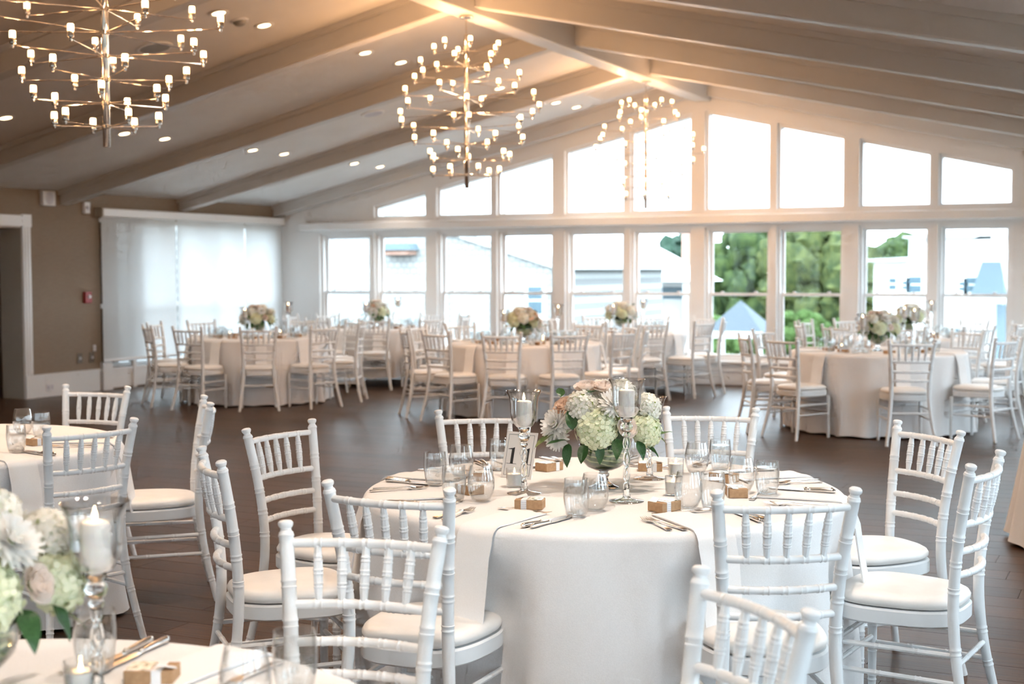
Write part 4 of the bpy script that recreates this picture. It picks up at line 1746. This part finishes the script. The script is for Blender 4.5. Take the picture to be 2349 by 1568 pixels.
h2 = empty('white_hip_house', (-12.6, 36, GZ))
flat('wall', B().box(-2.6, 1.55, -1.2, .3, 0, 4.2), HWHITE, h2)
flat('roof', B().add([(-3., -1.9, 4.18), (1.95, -1.9, 4.18), (1.75, .6, 4.18), (-3., .6, 4.18), (-1.4, -.6, 5.55), (-.6, -.6, 5.55)],
                     [(0, 1, 5, 4), (1, 2, 5), (2, 3, 4, 5), (3, 0, 4), (3, 2, 1, 0)]), mat('white_roof', (.8, .81, .82), .7), h2)
for x in (-1.05, -.48, .05):
    flat('porch_opening', B().box(x - .10, x + .10, -1.24, -1.15, 1.6, 4.0), HBLUE, h2)  # dark blue slabs on the wall, porch shadow put into their colour
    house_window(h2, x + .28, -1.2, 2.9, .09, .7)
flat('porch_shadow', B().box(.45, 1.55, -1.24, -1.15, 3.72, 4.02), HBLUE, h2)  # strip coloured dark blue to stand for shadow under the porch eave
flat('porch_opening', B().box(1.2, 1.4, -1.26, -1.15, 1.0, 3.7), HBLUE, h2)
for x in (-2.4, 1.45):
    flat('column', B().box(x - .08, x + .08, -1.8, -1.64, 0, 4.18), HWHITE, h2)
ch_ = flat('chimney', B().box(.85, 1.15, -.3, .0, 4.2, 6.1), BRICKC, h2)
for x in (1.3, 1.42):
    obj('flue_pipe', B().tube([(x, -.2, 4.2), (x, -.2, 5.25 + .2 * (x > 1.35))], .05, 10), HWHITE, ch_)
tag(h2, 'white hip-roofed house with porch outside the middle windows', 'house')

h3 = empty('white_gabled_house', (-6.2, 46, GZ))
flat('wall', B().box(-2.1, 3.2, -1.2, 4, 0, 4.75), HWHITE, h3)
flat('upper_wall', B().box(-1.05, 3.2, -1.0, 4, 4.7, 5.5), HWHITE, h3)
flat('gable', B().prism_y([(.9, 5.4), (3.4, 5.4), (3.4, 6.4), (2.2, 6.2)], -1.0, 4), HWHITE, h3)
flat('roof', B().prism_y([(-2.3, 4.72), (-1.0, 4.72), (-1.0, 4.86), (-2.3, 4.80)], -1.5, 4), ROOFG, h3)
flat('roof', B().prism_y([(-1.2, 5.46), (1.0, 5.46), (1.0, 5.6), (-1.2, 5.52)], -1.3, 4), ROOFG, h3)
for x, z, wd, hh in ((-1.5, 3.8, .22, .42), (-1.12, 3.82, .16, .3), (-.8, 3.72, .38, .55), (.62, 3.78, .18, .32), (.92, 3.74, .32, .5), (-1.25, 2.2, .3, .5), (-.45, 2.0, .5, .6), (.6, 2.2, .3, .45)):
    house_window(h3, x, -1.2, z, wd, hh)
flat('awning', B().add([(1.2, -1.2, 4.7), (1.75, -1.2, 4.7), (2.05, -2.2, 3.7), (1.0, -2.2, 3.7)], [(0, 1, 2, 3), (3, 2, 1, 0)]), HBLUE, h3)
flat('louvre_vent', B().box(1.45, 1.9, -1.05, -.98, 5.35, 5.75), HWHITE, h3)
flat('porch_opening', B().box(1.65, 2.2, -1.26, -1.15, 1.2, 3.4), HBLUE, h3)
tag(h3, 'white gabled house with small windows outside the right windows', 'house')

tn = empty('garden_tent', (-11.6, 41, GZ))
flat('canopy', B().add([(-.9, -.9, 2.6), (.9, -.9, 2.6), (.9, .9, 2.6), (-.9, .9, 2.6), (0, 0, 3.55)], [(0, 1, 4), (1, 2, 4), (2, 3, 4), (3, 0, 4)]), mat('tent_canvas', (.09, .11, .13), .8), tn)
for x in (-.85, -.3, .3, .85):
    flat('post', B().box(x - .05, x + .05, -.9, -.8, 0, 2.62), HWHITE, tn)
flat('valance', B().box(-.92, .92, -.93, -.9, 2.42, 2.62), HWHITE, tn)
tag(tn, 'small white garden tent below the trees outside', 'tent')

car = empty('parked_car', (-12.0, 33.5, GZ + .0))
flat('body', B().prism_y([(-1.1, .35), (1.1, .35), (1.15, .8), (.7, .95), (-1.1, .95)], -.6, .6), mat('red_car_paint', (.6, .05, .07), .3), car)
flat('cabin', B().prism_y([(-.9, .95), (.6, .95), (.3, 1.4), (-.7, 1.4)], -.55, .55), HGLASS, car)
for x in (-.7, .7):
    obj('wheel', B().lathe([(.0005, -.08), (.3, -.08), (.32, 0), (.3, .08), (.0005, .08)], 20, False, False), INK, car, (x, -.58, .32), (R(90), 0, 0))
tag(car, 'red car parked outside, glimpsed through a lower pane', 'car')


def crown_mesh(seed, n=46, flatx=1.):
    rnd = random.Random(seed)
    b = B()
    nu, nv = 14, 9
    for i in range(n):
        a = rnd.uniform(0, 2 * pi)
        e_ = rnd.uniform(-.75, 1)
        q = (1 - e_ * e_) ** .5 if e_ > -1 else 0
        rr = rnd.uniform(.55, .95)
        c = Vector((q * cos(a) * rr, q * sin(a) * rr, e_ * .9 * rr))
        s = rnd.uniform(.16, .30)
        ph = [rnd.uniform(0, 6.3) for _ in range(6)]

        def fn(u, v):
            th, f = 2 * pi * u, pi * v
            d = Vector((sin(f) * cos(th), sin(f) * sin(th), cos(f)))
            k = 1 + .16 * sin(5 * d.x + ph[0] + 4 * d.y) + .14 * sin(7 * d.z + ph[1] + 5 * d.x) + .10 * sin(11 * d.y + ph[2] + 9 * d.z)
            return c + d * s * k
        b.grid(fn, nu, nv)
    return b.mesh('crown', True, 60)


TREEM = [leafy('tree_foliage', (.019, .046, .011), (.078, .118, .028), .2, 9, .8), leafy('tree_foliage_yellow', (.036, .060, .014), (.128, .150, .042), .2, 9, .8),
         leafy('shrub_foliage', (.054, .120, .019), (.110, .176, .046), .25, 9, .8), leafy('conifer_foliage', (.011, .041, .022), (.033, .077, .046), .2, 9, .8)]
CROWNS = [crown_mesh(21, 80), crown_mesh(22, 80), crown_mesh(23, 80)]
BARK = mat('bark', (.28, .22, .17), .9)
for i, (x, y, z, sx, sz, mi, lab) in enumerate((
        (-16.6, 60, .5, 2.9, 3.2, 0, 'green tree filling the pane left of the right-hand post'),
        (-12.9, 58, .5, 2.6, 3.1, 1, 'full yellow-green tree in the brightest green pane'),
        (-21.2, 64, .9, 2.6, 2.3, 3, 'dark tree behind the white hip roof'),
        (-10.3, 66, 1.3, 2.2, 1.9, 0, 'tree above the white gabled house, left part'),
        (-6.4, 72, 1.3, 2.6, 2.2, 0, 'tree above the white gabled house, right part'),
        (-14.9, 50, -1.4, 1.2, 1.1, 2, 'bright shrub under the left green tree'),
        (-12.0, 50, -1.1, 1.1, 1.1, 2, 'bright shrub under the yellow-green tree'),
        (-10.6, 51, -1.6, 1.1, 1.2, 2, 'bright shrub beside the pale tree trunk'),
        (-13.3, 52, -2.0, 1.3, .9, 2, 'low bright shrub between two others outside'))):
    t = empty('garden_shrub' if mi == 2 else 'garden_tree', (x, y, GZ))
    me = CROWNS[i % 3].copy()
    c = obj('crown', me, TREEM[mi], t, (0, 0, z - GZ), (0, 0, i * 1.3), (sx, sx, sz))
    obj('trunk', B().tube([(0, 0, 0), (.05, 0, (z - GZ) * .6), (0, .05, z - GZ)], [.18, .13, .06], 8), BARK, t)
    tag(t, lab, 'shrub' if mi == 2 else 'tree', 'trees and shrubs outside')

h4 = empty('neighbour_house', (-24.5, 21.5, GZ))
flat('wall', B().box(-3, 0, -8, 10, 0, 6.2), SHING, h4)
flat('rake_board', B().add([(.02, -.65, 4.5), (.02, .5, 4.62), (.02, .5, 4.78), (.02, -.65, 4.66)], [(0, 1, 2, 3)]), HWHITE, h4)
for y, z in ((-.1, 3.75), (1.6, 3.75), (-2., 3.75)):
    f = flat('window', B().box(-.02, .06, y - .42, y + .42, z, z + .95), HWHITE, h4)
    flat('pane', B().box(.06, .075, y - .28, y + .28, z + .14, z + .8), HGLASS, f)
for y in (-1.2, .45, 2.4):
    flat('corner_board', B().box(-.02, .05, y - .09, y + .09, 3., 5.2), HWHITE, h4)
tag(h4, 'neighbouring house faintly visible through the roller shades', 'house')
